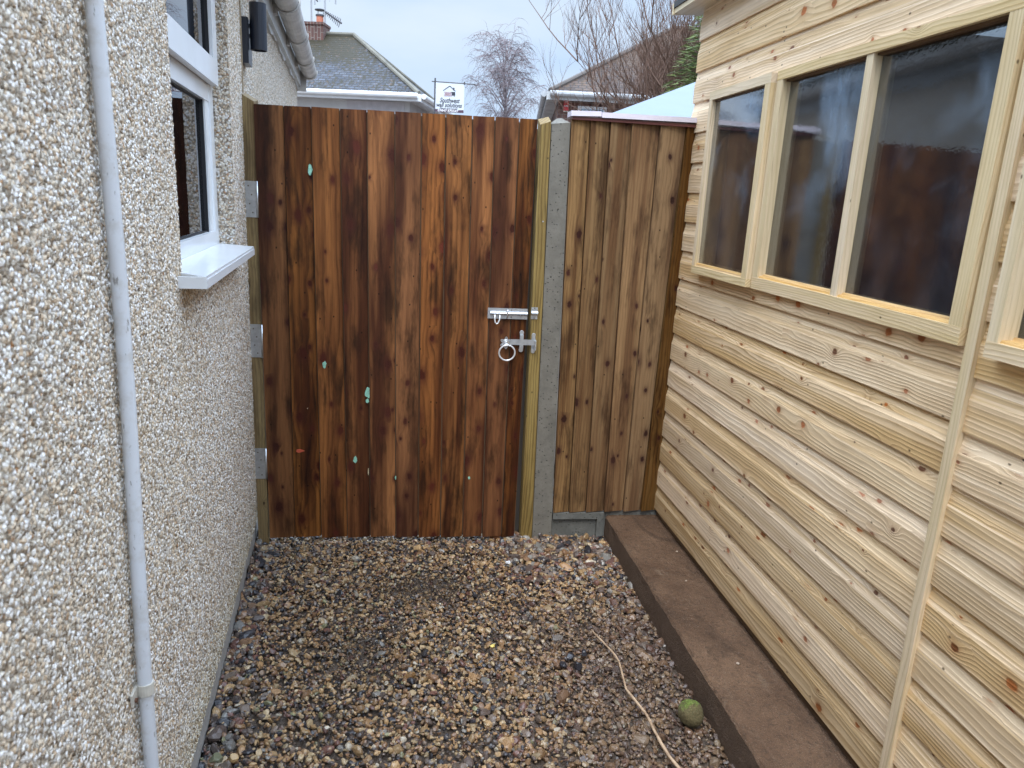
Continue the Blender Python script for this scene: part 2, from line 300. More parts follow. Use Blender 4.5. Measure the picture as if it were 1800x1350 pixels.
def text(s,name,mat,parent,loc,ax,size,shear=0,extrude=.001,width=None):
    cu=bpy.data.curves.new(name,'FONT'); cu.body=s; cu.size=size; cu.shear=shear; cu.align_x='CENTER'; cu.align_y='CENTER'; cu.extrude=extrude; cu.offset=size*.022
    to=bpy.data.objects.new(name,cu); C.objects.link(to); bpy.context.view_layer.update()
    me=bpy.data.meshes.new_from_object(to.evaluated_get(bpy.context.evaluated_depsgraph_get())); C.objects.unlink(to); bpy.data.objects.remove(to)
    co=np.zeros(len(me.vertices)*3); me.vertices.foreach_get('co',co); co=co.reshape(-1,3)
    if width: co[:,0]*=width/(co[:,0].max()-co[:,0].min())
    X,Y,Z=[np.array(a) for a in ax]; base=np.array(loc)-np.array(ORG[parent.name])
    co=base+co[:,:1]*X+co[:,1:2]*Y+co[:,2:3]*Z; me.vertices.foreach_set('co',co.ravel()); me.update()
    me.materials.clear(); me.materials.append(mat); o=bpy.data.objects.new(name,me); C.objects.link(o); o.parent=parent; ORG[o.name]=ORG[parent.name]; return o
# frames of reference: gate/fence line and shed wall
ga=R(5); GO=Vector((-.31,2.90,0)); gx=Vector((math.cos(ga),-math.sin(ga),0)); gn=Vector((-math.sin(ga),-math.cos(ga),0)); ZZ=Vector((0,0,1))
def GP(u,z,off=0): return GO+gx*u+gn*off+ZZ*z
sa=R(4.2); SO=Vector((1.32,2.80,0)); sx=Vector((math.sin(sa),math.cos(sa),0)); sn=Vector((-math.cos(sa),math.sin(sa),0))
def SP(s,z,off=0): return SO+sx*s+sn*off+ZZ*z
def gbox(b,u0,u1,z0,z1,o0,o1,g=(0,0,1),pid=0,tint=.5):
    b.hexa([GP(u0,z0,o1),GP(u1,z0,o1),GP(u1,z1,o1),GP(u0,z1,o1),GP(u0,z0,o0),GP(u1,z0,o0),GP(u1,z1,o0),GP(u0,z1,o0)],g,pid,tint)
def sbox(b,s0,s1,z0,z1,o0,o1,g=None,pid=0,tint=.5):      # s0<s1 ; outside is +off
    b.hexa([SP(s1,z0,o1),SP(s0,z0,o1),SP(s0,z1,o1),SP(s1,z1,o1),SP(s1,z0,o0),SP(s0,z0,o0),SP(s0,z1,o0),SP(s1,z1,o0)],g or sx,pid,tint)
# ================================================================ ground
b=MB(); S_=300; b.poly([(-S_,-S_,-.02),(S_,-S_,-.02),(S_,S_,-.02),(-S_,S_,-.02)])
gm=G('soil'); o_=gm.obj(); n_=gm.noise(o_,20,6,.7); gm.bump(n_,.02); gm.fin(gm.mix(n_,(.055,.04,.03),(.13,.095,.07)),.6)
tag(b.build('ground',gm.m),kind='structure')
# ================================================================ gravel (one mass of stones)
def gravel():
    protos=[]
    for k in range(18):
        bm=bmesh.new(); bmesh.ops.create_icosphere(bm,subdivisions=2,radius=1); co=np.array([v.co[:] for v in bm.verts]); fa=np.array([[v.index for v in f.verts] for f in bm.faces]); bm.free()
        co=co*(1+rng.normal(0,.05,(len(co),1)))
        for _ in range(9):
            n=rng.normal(size=3); n/=np.linalg.norm(n); d=rng.uniform(.5,.82); t=co@n-d; co=co-np.clip(t,0,None)[:,None]*n
        protos.append(co)
    nv,nf=len(protos[0]),len(fa)
    P=[];
    def kx(y): return .985+.105*(y-1.4)/1.4
    N=41000
    x=rng.uniform(-.40,1.11,N); y=rng.uniform(1.02,3.35,N); keep=x<kx(y)+.004; x,y=x[keep],y[keep]; N=len(x)
    size=np.clip(np.exp(rng.normal(math.log(.0063),.36,N)),.0034,.020)
    mud=np.clip(((x-.30)*1.6+(2.25-y)*.55),0,1)*np.clip((2.45-y)*3,0,1)*np.clip((x-.35)*3,0,1)    # muddy corner by the kerb
    edge=(x<-.28)|((y>2.45)&(x>.62))|((x>kx(y)-.13)&(rng.random(N)<.6)&(y>1.95))
    size=np.where(edge&(rng.random(N)<.45),size*rng.uniform(1.4,2.3,N),size)
    size=np.where((rng.random(N)<.02),size*1.8,size)
    dpz=np.clip(np.exp(-(((x-.29)/.17)**2+((y-2.46)/.11)**2))+.7*np.exp(-(((x-.04)/.13)**2+((y-2.12)/.16)**2)),0,1)
    size=size*(1-.42*dpz)
    z=rng.uniform(-.010,.003,N)-mud*.006+np.where(edge,.002,0)
    # a little heap along the gate's right foot
    z+=.014*np.exp(-((x-.85)**2/.06+(y-2.72)**2/.02))
    pal=np.array([(.52,.34,.17),(.42,.25,.12),(.55,.41,.24),(.30,.17,.09),(.24,.18,.14),(.13,.095,.08),(.045,.042,.05),(.20,.095,.07),(.60,.52,.40),(.30,.28,.25),(.42,.24,.10),(.33,.31,.17)])
    pr=np.array([.17,.16,.12,.12,.08,.12,.09,.06,.02,.03,.02,.01]); pr/=pr.sum()
    ci=rng.choice(len(pal),N,p=pr); slate=rng.choice([4,5,6,7,9,3],N); ci=np.where(edge&(rng.random(N)<.55),slate,ci)
    col=pal[ci]**1.05*.80*rng.uniform(.6,1.3,(N,1)); col=col*(1-mud[:,None]*.7)+np.array((.085,.052,.038))*mud[:,None]*.7*rng.uniform(.7,1.4,(N,1))
    damp=dpz*rng.uniform(.5,1,N); col=col*(1-damp[:,None]*.75)
    ang=rng.normal(size=(N,4)); ang/=np.linalg.norm(ang,axis=1)[:,None]; w_,a,b_,c=ang.T
    Rm=np.stack([1-2*(b_*b_+c*c),2*(a*b_-c*w_),2*(a*c+b_*w_),2*(a*b_+c*w_),1-2*(a*a+c*c),2*(b_*c-a*w_),2*(a*c-b_*w_),2*(b_*c+a*w_),1-2*(a*a+b_*b_)],1).reshape(N,3,3)
    ax=np.stack([rng.uniform(.9,1.5,N),rng.uniform(.75,1.1,N),rng.uniform(.5,.85,N)],1)*size[:,None]
    V=np.empty((N,nv,3)); pk=rng.integers(0,len(protos),N)
    for k in range(len(protos)):
        s=pk==k; q=protos[k][None]*ax[s][:,None,:]; V[s]=np.einsum('nij,nvj->nvi',Rm[s],q)
    V[:,:,2]*=.8
    V+=np.stack([x,y,z],1)[:,None,:]
    V[:,:,0]=np.maximum(V[:,:,0],-.366)
    keep=V[:,:,0].min(1)>-.3665; 
    Fa=(fa[None]+np.arange(N)[:,None,None]*nv).reshape(-1,3)
    me=bpy.data.meshes.new('gravel'); me.vertices.add(N*nv); me.vertices.foreach_set('co',V.ravel()); me.loops.add(len(Fa)*3); me.loops.foreach_set('vertex_index',Fa.ravel().astype(np.int32))
    me.polygons.add(len(Fa)); me.polygons.foreach_set('loop_start',np.arange(0,len(Fa)*3,3,dtype=np.int32)); me.polygons.foreach_set('use_smooth',np.zeros(len(Fa),bool)); me.update(calc_edges=True)
    ca=me.color_attributes.new('Col','FLOAT_COLOR','POINT'); c4=np.ones((N,nv,4)); c4[:,:,:3]=col[:,None,:]; ca.data.foreach_set('color',c4.ravel())
    me.materials.append(vcol('wet_stone',.38,.3,.0012)); o=bpy.data.objects.new('gravel',me); C.objects.link(o)
    tag(o,'wet mixed brown and grey gravel covering the passage floor','gravel',kind='stuff')
gravel()
# ================================================================ house on the left
WX=-.355
house=thing('house',(WX,2.5,0),'cream pebbledashed house wall with white framed window and old gutter, left of the passage','house')
# dense wall surface with the window opening (real relief from the pebble displacement)
def wallgrid(name,ys,zs,skip=None,X=WX,parent=house,mat=None):
    yy,zz=np.meshgrid(ys,zs,indexing='ij'); n,m_=yy.shape
    V=np.stack([np.full_like(yy,X),yy,zz],-1).reshape(-1,3)-np.array(ORG[parent.name])
    i=np.arange(n*m_).reshape(n,m_); Q=np.stack([i[:-1,:-1],i[1:,:-1],i[1:,1:],i[:-1,1:]],-1).reshape(-1,4)
    if skip is not None:
        cy=(yy[:-1,:-1]+yy[1:,1:]).ravel()/2; cz=(zz[:-1,:-1]+zz[1:,1:]).ravel()/2
        Q=Q[~((cy>skip[0])&(cy<skip[1])&(cz>skip[2])&(cz<skip[3]))]
    return V,Q
def addgrid(name,parts,parent,mat):
    me=bpy.data.meshes.new(name); Vs=[];Qs=[];k=0
    for V,Q in parts: Vs.append(V); Qs.append(Q+k); k+=len(V)
    V=np.concatenate(Vs); Q=np.concatenate(Qs); me.vertices.add(len(V)); me.vertices.foreach_set('co',V.ravel()); me.loops.add(len(Q)*4); me.loops.foreach_set('vertex_index',Q.ravel().astype(np.int32))
    me.polygons.add(len(Q)); me.polygons.foreach_set('loop_start',np.arange(0,len(Q)*4,4,dtype=np.int32)); me.polygons.foreach_set('use_smooth',np.ones(len(Q),bool)); me.update(calc_edges=True)
    me.materials.append(mat); o=bpy.data.objects.new(name,me); C.objects.link(o); o.parent=parent; ORG[o.name]=ORG[parent.name]; return o
OY0,OY1,OZ0,OZ1=1.76,2.606,1.204,2.10
ystep=np.concatenate([np.arange(.72,OY0,.004),[OY0],np.arange(OY0+.004,OY1,.006),[OY1],np.arange(OY1+.005,3.3,.006),np.arange(3.3,6.16,.02)])
zstep=np.concatenate([np.arange(.108,OZ0,.0042),[OZ0],np.arange(OZ0+.0042,OZ1,.0045),[OZ1],np.arange(OZ1+.005,2.171,.0065)])
parts=[wallgrid('',ystep,zstep,(OY0,OY1,OZ0,OZ1))]
def revealgrid(a0,a1,b0,b1,f,na,nb,flip=False):
    A,B=np.meshgrid(np.linspace(a0,a1,na),np.linspace(b0,b1,nb),indexing='ij'); V=np.stack(f(A,B),-1).reshape(-1,3)-np.array(ORG[house.name]); i=np.arange(na*nb).reshape(na,nb)
    Q=np.stack([i[:-1,:-1],i[1:,:-1],i[1:,1:],i[:-1,1:]],-1).reshape(-1,4); return V,(Q[:,::-1] if flip else Q)
parts.append(revealgrid(WX-.09,WX,OZ0,OZ1,lambda A,B:(A,np.full_like(A,OY1),B),20,200))
parts.append(revealgrid(WX-.09,WX,OZ0,OZ1,lambda A,B:(A,np.full_like(A,OY0),B),20,200,True))
parts.append(revealgrid(WX-.09,WX,OY0,OY1,lambda A,B:(A,B,np.full_like(A,OZ1)),20,180,True))
addgrid('wall',parts,house,M['dash'])
# the rest of the shell
b=MB()
hX=-4.2
b.hexa([(WX,-2.5,0),(WX,.715,0),(WX,.715,2.17),(WX,-2.5,2.17),(WX-.2,-2.5,0),(WX-.2,.715,0),(WX-.2,.715,2.17),(WX-.2,-2.5,2.17)])
b.hexa([(WX-.004,6.155,0.0),(hX,6.155,0),(hX,6.155,2.17),(WX-.004,6.155,2.17),(WX-.004,6.0,0),(hX,6.0,0),(hX,6.0,2.17),(WX-.004,6.0,2.17)])
b.hexa([(hX,-2.5,0),(WX-.2,-2.5,0),(WX-.2,-2.5,2.17),(hX,-2.5,2.17),(hX,-2.4,0),(WX-.2,-2.4,0),(WX-.2,-2.4,2.17),(hX,-2.4,2.17)])
b.hexa([(hX,6,0),(hX,-2.4,0),(hX,-2.4,2.17),(hX,6,2.17),(hX+.1,6,0),(hX+.1,-2.4,0),(hX+.1,-2.4,2.17),(hX+.1,6,2.17)])
b.build('rear_wall',M['dash'],house)
b=MB()   # inner leaf keeps the room dark; starts behind the window
for (y0,y1,z0,z1) in ((-2.3,1.75,0,2.16),(2.615,5.99,0,2.16),(1.75,2.615,0,1.19),(1.75,2.615,2.11,2.16)):
    b.box((WX-.11,(y0+y1)/2,(z0+z1)/2),(.03,y1-y0,z1-z0))
b.box(((hX+WX)/2-.1,1.8,.03),(3.5,7.6,.06)); b.box(((hX+WX)/2-.15,1.8,2.155),(3.5,7.6,.02)); b.box((-1.9,1.8,1.1),(.04,7.5,2.05))
b.build('room',M['room'],house)
b=MB(); b.box((-.4375,1.8,.045),(.14,8.6,.14)); b.build('plinth',M['render'],house)
# joint bead running up the wall over the gate post
b=MB(); b.box((WX+.001,2.925,1.95),(.006,.012,.44)); b.build('joint_strip',simple('joint_strip',(.36,.29,.2),.8),house)
# eaves: soffit, fascia, half round gutter with unions
b=MB(); y0,y1=-2.5,6.17
b.box((WX+.012,(y0+y1)/2,2.235),(.03,y1-y0,.17)); b.build('fascia',M['fascia'],house,bevel=.003)
b=MB(); n=90    # wavy mortar flashing under the fascia
for i in range(n):
    ya=2.2+i*(3.95/n); yb=ya+3.95/n; fa_=lambda y:2.135+.010*math.sin(y*9)+.007*math.sin(y*23+1)
    b.hexa([(WX+.010,ya,fa_(ya)),(WX+.010,yb,fa_(yb)),(WX+.010,yb,2.155),(WX+.010,ya,2.155),(WX,ya,fa_(ya)),(WX,yb,fa_(yb)),(WX,yb,2.155),(WX,ya,2.155)])
b.build('flashing',M['fascia'],house)
b=MB(); rg=.056; gc=(WX+.088,2.262); n=12
prof=[(gc[0]+rg*math.cos(a),gc[1]+rg*math.sin(a)) for a in [math.pi+math.pi*k/n for k in range(n+1)]]+[(gc[0]+(rg-.004)*math.cos(a),gc[1]+(rg-.004)*math.sin(a)) for a in [2*math.pi-math.pi*k/n for k in range(n+1)]]
def loft(b,prof,y0,y1):
    P0=[(x,y0,z) for x,z in prof]; P1=[(x,y1,z) for x,z in prof]; k=len(prof)
    for i in range(k): j=(i+1)%k; b.poly([P0[i],P0[j],P1[j],P1[i]])
    b.poly(P0[::-1]); b.poly(P1)
loft(b,prof,y0,6.2); g_=b.build('gutter',M['gutter'],house,smooth=False)
for yj in (3.30,3.95,4.75,5.55,6.17):
    b=MB(); pr=[(gc[0]+(rg+.007)*math.cos(a),gc[1]+(rg+.007)*math.sin(a)) for a in [math.pi*.98+math.pi*1.04*k/n for k in range(n+1)]]+[(gc[0]+(rg+.001)*math.cos(a),gc[1]+(rg+.001)*math.sin(a)) for a in [2.02*math.pi-math.pi*1.04*k/n for k in range(n+1)]]
    loft(b,pr,yj-.03,yj+.03); b.box((WX+.03,yj,2.225),(.03,.05,.06)); b.build('gutter_bracket',M['gutter'],house)
b=MB(); b.box((WX+.03,6.165,2.17),(.075,.03,.11)); b.build('end_block',M['gutter'],house,bevel=.004)
b=MB()
for (xa,za,xb,zb) in ((WX+.075,2.315,-2.3,3.0),(-2.3,3.0,hX-.1,2.3)): b.hexa([(xa,-2.6,za),(xb,-2.6,zb),(xb,-2.6,zb+.04),(xa,-2.6,za+.04),(xa,6.2,za),(xb,6.2,zb),(xb,6.2,zb+.04),(xa,6.2,za+.04)])
b.build('roof',M['tileL'],house)
b=MB()
for yy in(-2.45,6.1):
    b=MB(); b.poly([(WX+.02,yy,2.16),(hX,yy,2.16),(hX,yy,2.32),(-2.3,yy,2.995),(WX+.02,yy,2.31)])
    b.build('gable',M['dash'],house)
# window
win=MB(); X0=-.405
def wb(b,y0,y1,z0,z1,x0,x1): b.box(((x0+x1)/2,(y0+y1)/2,(z0+z1)/2),(x1-x0,y1-y0,z1-z0))
wb(win,1.765,2.602,1.222,1.268,X0-.06,X0); wb(win,1.765,2.602,2.045,2.098,X0-.06,X0); wb(win,2.545,2.602,1.268,2.045,X0-.06,X0); wb(win,1.765,1.82,1.268,2.045,X0-.06,X0); wb(win,1.82,2.545,1.655,1.712,X0-.06,X0-.002)
W=win.build('window',M['upvc'],house,bevel=.005)
b=MB()   # opening sash stands proud of the frame
wb(b,1.785,2.58,1.705,1.775,X0+.002,X0+.022); wb(b,2.505,2.58,1.775,2.045,X0+.002,X0+.022); wb(b,1.785,1.86,1.775,2.045,X0+.002,X0+.022); wb(b,1.785,2.58,2.045,2.09,X0+.002,X0+.022)
b.build('sash',M['upvc'],W,bevel=.007)
b=MB(); wb(b,2.484,2.545,1.268,1.655,X0-.045,X0-.005); b.build('glazing_bead',M['upvc'],W,bevel=.006)
b=MB()
wb(b,2.476,2.484,1.268,1.655,X0-.030,X0-.010); wb(b,1.82,2.476,1.268,1.272,X0-.030,X0-.014); wb(b,1.82,2.476,1.651,1.655,X0-.030,X0-.014)
b.build('gasket',M['black'],W)
b=MB(); wb(b,1.82,2.476,1.272,1.651,X0-.026,X0-.020); b.build('pane',M['wglass'],W)
b=MB(); wb(b,2.499,2.505,1.776,2.044,X0-.006,X0+.012); b.build('gasket',M['black'],W)
b=MB(); wb(b,1.86,2.499,1.776,2.044,X0-.002,X0+.003); b.build('pane',M['wglass'],W)
b=MB(); ya,yb=1.716,2.601
b.hexa([(-.298,ya,1.212),(-.298,yb,1.212),(-.298,yb,1.2185),(-.298,ya,1.2185),(X0+.001,ya+.05,1.214),(X0+.001,yb,1.214),(X0+.001,yb,1.2255),(X0+.001,ya+.05,1.2255)])
b.box((-.302,(ya+yb)/2,1.2018),(.012,yb-ya,.0195)); b.box((-.327,ya+.0035,1.2045),(.060,.009,.0255))
b.build('window_sill',M['upvc'],house,bevel=.0015)
# a pale blind behind the upper light and reveal board inside
# overflow pipe with its clip
pp=thing('drain_pipe',(-.34,1.22,0),'thin pale grey plastic pipe running up the pebbledash wall','pipe')
b=MB(); b.tube([(-.34,1.20,.0),(-.34,1.199,.41),(-.34,1.200,.61),(-.34,1.213,.79),(-.34,1.232,1.08),(-.34,1.236,1.26),(-.339,1.228,1.43),(-.34,1.223,1.66),(-.34,1.22,2.1)],.0118,20); b.build('pipe',M['pipe'],pp,smooth=True)
b=MB(); b.tube([(-.34,1.1995,.562),(-.34,1.2,.584)],.0142,20); b.box((-.352,1.178,.573),(.004,.030,.022)); b.box((-.349,1.222,.573),(.004,.018,.020)); c_=b.build('pipe_clip',M['clip'],pp,bevel=.001)
b=MB(); b.tube([(-.352,1.174,.568),(-.3465,1.174,.568)],.004,10); b.build('screw',simple('rusty_screw',(.12,.05,.025),.7),c_)
# wall light
lt=thing('wall_light',(WX,2.97,1.90),'dark navy cylindrical up and down wall light above the left gate post','wall light')
b=MB(); b.box((WX+.012,2.985,1.905),(.024,.105,.150)); b.build('back_box',M['lamp'],lt,bevel=.003)
b=MB(); cx,cy=-.300,2.975; n=28
b.tube([(cx,cy,1.880),(cx,cy,2.034)],.029,n,cap=False); b.tube([(cx,cy,2.034),(cx,cy,1.880)],.0265,n,cap=False)
for zz_ in (1.880,2.034):
    for j in range(n):
        a0,a1=2*math.pi*j/n,2*math.pi*(j+1)/n; b.poly([(cx+r_*math.cos(a),cy+r_*math.sin(a),zz_) for r_,a in ((.0265,a0),(.029,a0),(.029,a1),(.0265,a1))])
b.build('tube',M['lamp'],lt,smooth=False)
for zz_ in (1.882+.010,2.022): 
    b=MB(); b.tube([(cx,cy,zz_),(cx,cy,zz_+.003)],.0262,n); b.build('lens',simple('lens',(.6,.62,.65),.2),lt)
for zz_ in (1.925,1.958): b=MB(); b.box((-.330,2.975,zz_),(.022,.02,.012)); b.build('arm',M['lamp'],lt)
# ================================================================ gate
gate=thing('wooden_gate',tuple(GP(.5,0)),'tall dark brown stained boarded gate with galvanised bolt and ring latch','gate')
top=[-.004,.099,.193,.293,.389,.488,.584,.672,.770,.853,.944,1.014]; bot=[.003,.104,.209,.314,.406,.511,.603,.696,.789,.871,.954,1.011]
tints=[.22,.34,.55,.46,.50,.36,.60,.40,.58,.40,.30,.30]
b=MB()
def featherboard(b,ut0,ut1,ub0,ub1,zb0,zb1,zt0,zt1,pid,tint,o0=.014,o1=.004,back=-.004,gap=.0042):
    e=.0004; ut1-=gap+.004; ub1-=gap+.004
    F_=[GP(ub0+e,zb0,o0),GP(ub1+.004,zb1,o1),GP(ut1+.004,zt1,o1),GP(ut0+e,zt0,o0)]; K=[GP(ub0+e,zb0,back),GP(ub1+.004,zb1,back),GP(ut1+.004,zt1,back),GP(ut0+e,zt0,back)]
    b.hexa(F_+K,ZZ,pid,tint)
zt=lambda u:1.692+.012*u/1.014; zbm=lambda u:.031-.0*u
gz=[.031,.034,.030,.029,.031,.028,.027,.026,.027,.026,.024]
for i in range(11):
    featherboard(b,top[i],top[i+1],bot[i],bot[i+1],gz[i]-.004,gz[i]-.004,zt(top[i])+random.uniform(-.0015,.0015),zt(top[i+1]),i+1.37,tints[i],o1=.003)
b.build('boards',M['gate'],gate,bevel=.0012)
b=MB(); gbox(b,.003,1.010,.03,1.690,-.0075,-.0045); b.build('gap_shade_sheet',M['bearer'],gate)  # added dark sheet, stands in for shade in the gaps between boards
for z in (.25,.87,1.50): b=MB(); gbox(b,.0,1.008,z-.045,z+.045,-.042,-.005,g=gx,pid=z); b.build('rail',M['bearer'],gate)
b=MB(); gbox(b,.905,.956,-.02,.03,-.03,.002,pid=4,tint=.2); b.build('foot_block',M['gate'],gate)
# knots of red wood and paint marks (thin real patches on the boards)
def patch(u,z,w_,h_,mat,name,seed,off=.0150):
    r_=random.Random(seed); b=MB(); n=14; P=[GP(u+w_/2*math.cos(a)*r_.uniform(.6,1.15),z+h_/2*math.sin(a)*r_.uniform(.65,1.15),off) for a in [2*math.pi*k/n for k in range(n)]]
    b.poly(P); b2=[q-gn*.004 for q in P]
    for k in range(n): b.poly([P[k],b2[k],b2[(k+1)%n],P[(k+1)%n]])
    return b.build(name,mat,gate)
for k,(u,z,w_,h_) in enumerate([(.186,1.48,.016,.042),(.228,.755,.017,.032),(.393,.645,.022,.052),(.392,.612,.014,.02),(.344,.367,.018,.030),(.506,.288,.009,.018),(.805,.288,.010,.014)]):
    patch(u,z,w_,h_,M['mint'],'paint_mark',k,.0125)
for k,(u,z,w_,h_) in enumerate([(.787,.925,.004,.05),(.785,.86,.006,.09),(.784,.79,.003,.06),(.396,.315,.004,.032),(.161,.578,.004,.004)]): patch(u,z,w_,h_,M['cream'],'splinter_mark',40+k,.0125)
patch(.127,.402,.038,.016,simple('red_knot',(.55,.10,.045),.5,var=.3,scale=60),'red_knot',77,.0125)
# hinges
for zc in (1.365,.842,.347):
    b=MB(); gbox(b,-.044,-.006,zc-.064,zc+.064,.0062,.0085); h=b.build('hinge',M['galv'],gate,bevel=.0008)
    b=MB(); b.tube([GP(-.002,zc-.064,.0105),GP(-.002,zc+.064,.0105)],.0046,12); b.build('knuckle',M['galv'],h,smooth=True)
    for (du,dz) in ((-.033,.047),(-.022,.016),(-.030,-.016),(-.020,-.047)):
        b=MB(); b.tube([GP(du,zc+dz,.0084),GP(du,zc+dz,.0094)],.0028,10); b.build('screw',M['screw'],h)
# slide bolt
b=MB(); zc=.977; gbox(b,.853,1.010,zc-.021,zc+.021,.0145,.0165,g=gx); bo=b.build('slide_bolt',M['galv'],gate,bevel=.001)
b=MB(); b.tube([GP(.868,zc+.001,.0235),GP(1.009,zc+.001,.0235)],.0065,16); b.build('bolt_bar',M['zinc'],bo,smooth=False)
def band(b,u0,u1,zc,r,off,flange):   # bridge strap over a bar
    n=10; pr=[(-r-flange,0),(-r,0)]+[(-r*math.cos(math.pi*k/n),r*math.sin(math.pi*k/n)+.003) for k in range(n+1)]+[(r,0),(r+flange,0)]
    for (z0,o0),(z1,o1) in zip(pr[:-1],pr[1:]):
        b.poly([GP(u0,zc+z0,off+o0+.0015),GP(u1,zc+z0,off+o0+.0015),GP(u1,zc+z1,off+o1+.0015),GP(u0,zc+z1,off+o1+.0015)])
        b.poly([GP(u0,zc+z1,off+o1),GP(u1,zc+z1,off+o1),GP(u1,zc+z0,off+o0),GP(u0,zc+z0,off+o0)])
        b.poly([GP(u0,zc+z0,off+o0),GP(u0,zc+z0,off+o0+.0015),GP(u0,zc+z1,off+o1+.0015),GP(u0,zc+z1,off+o1)]); b.poly([GP(u1,zc+z1,off+o1),GP(u1,zc+z1,off+o1+.0015),GP(u1,zc+z0,off+o0+.0015),GP(u1,zc+z0,off+o0)])
b=MB(); band(b,.980,1.009,zc+.001,.0088,.0166,.008); b.build('guide',M['galv'],bo)
b=MB(); band(b,.862,.869,zc+.001,.0088,.0166,.004); b.build('guide',M['galv'],bo)
b=MB(); b.tube([GP(.929+.001*math.cos(a),zc+.001+.019*math.cos(a),.0235+.013*math.sin(a)) for a in [2*math.pi*k/20 for k in range(21)]],.0022,8,cap=False); b.build('lock_ring',M['zinc'],bo,smooth=True)
b=MB(); b.tube([GP(.880,zc-.004,.029),GP(.880,zc-.022,.031),GP(.882,zc-.034,.031),GP(.888,zc-.040,.031),GP(.894,zc-.036,.031),GP(.899,zc-.022,.030),GP(.900,zc-.006,.028)],.0028,8); b.build('bolt_handle',M['ring'],bo,smooth=True)
for (u,z) in ((.861,.994),(.861,.961),(.946,.991),(.946,.964),(1.0,.962),(.982,.992)):
    b=MB(); b.tube([GP(u,z,.0164),GP(u,z,.0172)],.0027,10); b.build('screw',M['screw'] if u>.9 else M['galv'],bo)
# ring latch
b=MB(); uc,zc=.931,.860; n=72; P=[]
for k in range(n): a=2*math.pi*k/n; r_=.0205+.0048*math.cos(6*a+math.pi/2*0); P.append((uc+r_*math.sin(a),zc+r_*math.cos(a)))
b.poly([GP(u,z,.0165) for u,z in P][::-1]); b.poly([GP(u,z,.0145) for u,z in P])
for k in range(n): (u0,z0),(u1,z1)=P[k],P[(k+1)%n]; b.poly([GP(u0,z0,.0145),GP(u0,z0,.0165),GP(u1,z1,.0165),GP(u1,z1,.0145)])
la=b.build('ring_latch',M['galv'],gate)
b=MB(); b.tube([GP(uc,zc,.016),GP(uc,zc,.022),GP(uc,zc,.0225),GP(uc,zc,.028)],[.014,.012,.007,.006],18); b.tube([GP(uc,zc-.010,.026),GP(uc,zc-.001,.029)],.0045,10); b.build('boss',M['zinc'],la)
b=MB(); rc_=(uc+.004,zc-.038); b.tube([GP(rc_[0]+.0315*math.sin(a),rc_[1]+.0315*math.cos(a),.030-.004*(1-math.cos(a))) for a in [2*math.pi*k/40 for k in range(41)]],.0033,10,cap=False); b.build('ring',M['ring'],la,smooth=True)
b=MB(); gbox(b,.946,1.050,.854,.876,.0180,.0215,g=gx); b.build('latch_bar',M['galv'],la,bevel=.001)
b=MB(); gbox(b,.984,.999,.842,.893,.0225,.0245); gbox(b,.984,.999,.8925,.896,.0145,.0225); gbox(b,.984,.999,.839,.8425,.0145,.0225); b.tube([GP(.9915,.903,.0145),GP(.9915,.903,.0165)],.009,16); b.tube([GP(.9915,.833,.0145),GP(.9915,.833,.0165)],.009,16); b.build('staple',M['galv'],la,bevel=.0008)
for k in range(6): a=2*math.pi*k/6; b=MB(); b.tube([GP(uc+.0195*math.sin(a),zc+.0195*math.cos(a),.0164),GP(uc+.0195*math.sin(a),zc+.0195*math.cos(a),.0171)],.0022,8); b.build('screw',M['screw'],la)
# ================================================================ posts
def slant(b,ub,ut,zb,zt_,o0,o1,pid=0,tint=.5,g=(0,0,1),back_t=None):
    (a0,a1),(c0,c1)=ub,ut; t0,t1=zt_; bt=back_t or zt_
    b.hexa([GP(a0,zb,o1),GP(a1,zb,o1),GP(c1,t1,o1),GP(c0,t0,o1),GP(a0,zb,o0),GP(a1,zb,o0),GP(c1,bt[1],o0),GP(c0,bt[0],o0)],g,pid,tint)
b=MB(); slant(b,(-.043,-.003),(-.046,-.004),-.03,(1.722,1.700),-.07,.006,pid=3.1,tint=.4,back_t=(1.735,1.712))
tag(b.build('gate_post',M['postb'],org=GP(-.02,0),bevel=.002),'weathered timber post fixed to the house wall, carrying the gate hinges','post')
b=MB(); slant(b,(1.036,1.085),(1.021,1.060),-.03,(1.686,1.700),-.06,.004,pid=8.4,tint=.6,back_t=(1.71,1.722))
rp=b.build('gate_post',M['post'],org=GP(1.05,0),bevel=.002); tag(rp,'yellowish timber gate post with bolt and latch keeps, beside the concrete post','post')
b=MB(); gbox(b,1.004,1.046,-.03,1.675,-.085,-.0605,pid=2,tint=.1); b.build('gap_blocker',M['dark'],rp)  # added dark strip, blocks sky light through the gap beside the gate
b=MB(); band(b,1.026,1.052,.980,.0095,.0045,.014); b.build('bolt_keep',M['galv'],rp)
for z in(.960,1.000): b=MB(); b.tube([GP(1.039,z,.0058),GP(1.039,z,.0068)],.0025,8); b.build('screw',M['screw'],rp)
b=MB(); gbox(b,1.034,1.049,.826,.893,.0045,.0062); b.tube([GP(1.0415,.892,.0045),GP(1.0415,.892,.0064)],.0085,14); b.tube([GP(1.0415,.826,.0045),GP(1.0415,.826,.0064)],.0085,14); gbox(b,1.044,1.050,.835,.872,.0062,.030); b.build('latch_keep',M['galv'],rp,bevel=.001)
b=MB(); b.tube([GP(1.052,1.335,.004),GP(1.052,1.335,.0055)],.003,10); b.build('screw',M['galv'],rp)
b=MB()
ub=(1.087,1.169); ut=(1.0635,1.134); 
slant(b,ub,ut,-.03,(1.692,1.700),-.09,.002)
A=[GP(ut[0],1.692,.002),GP(ut[1],1.700,.002),GP(ut[1],1.702,-.09),GP(ut[0],1.694,-.09)]; pk=[GP(1.090,1.716,-.045),GP(1.108,1.718,-.045)]
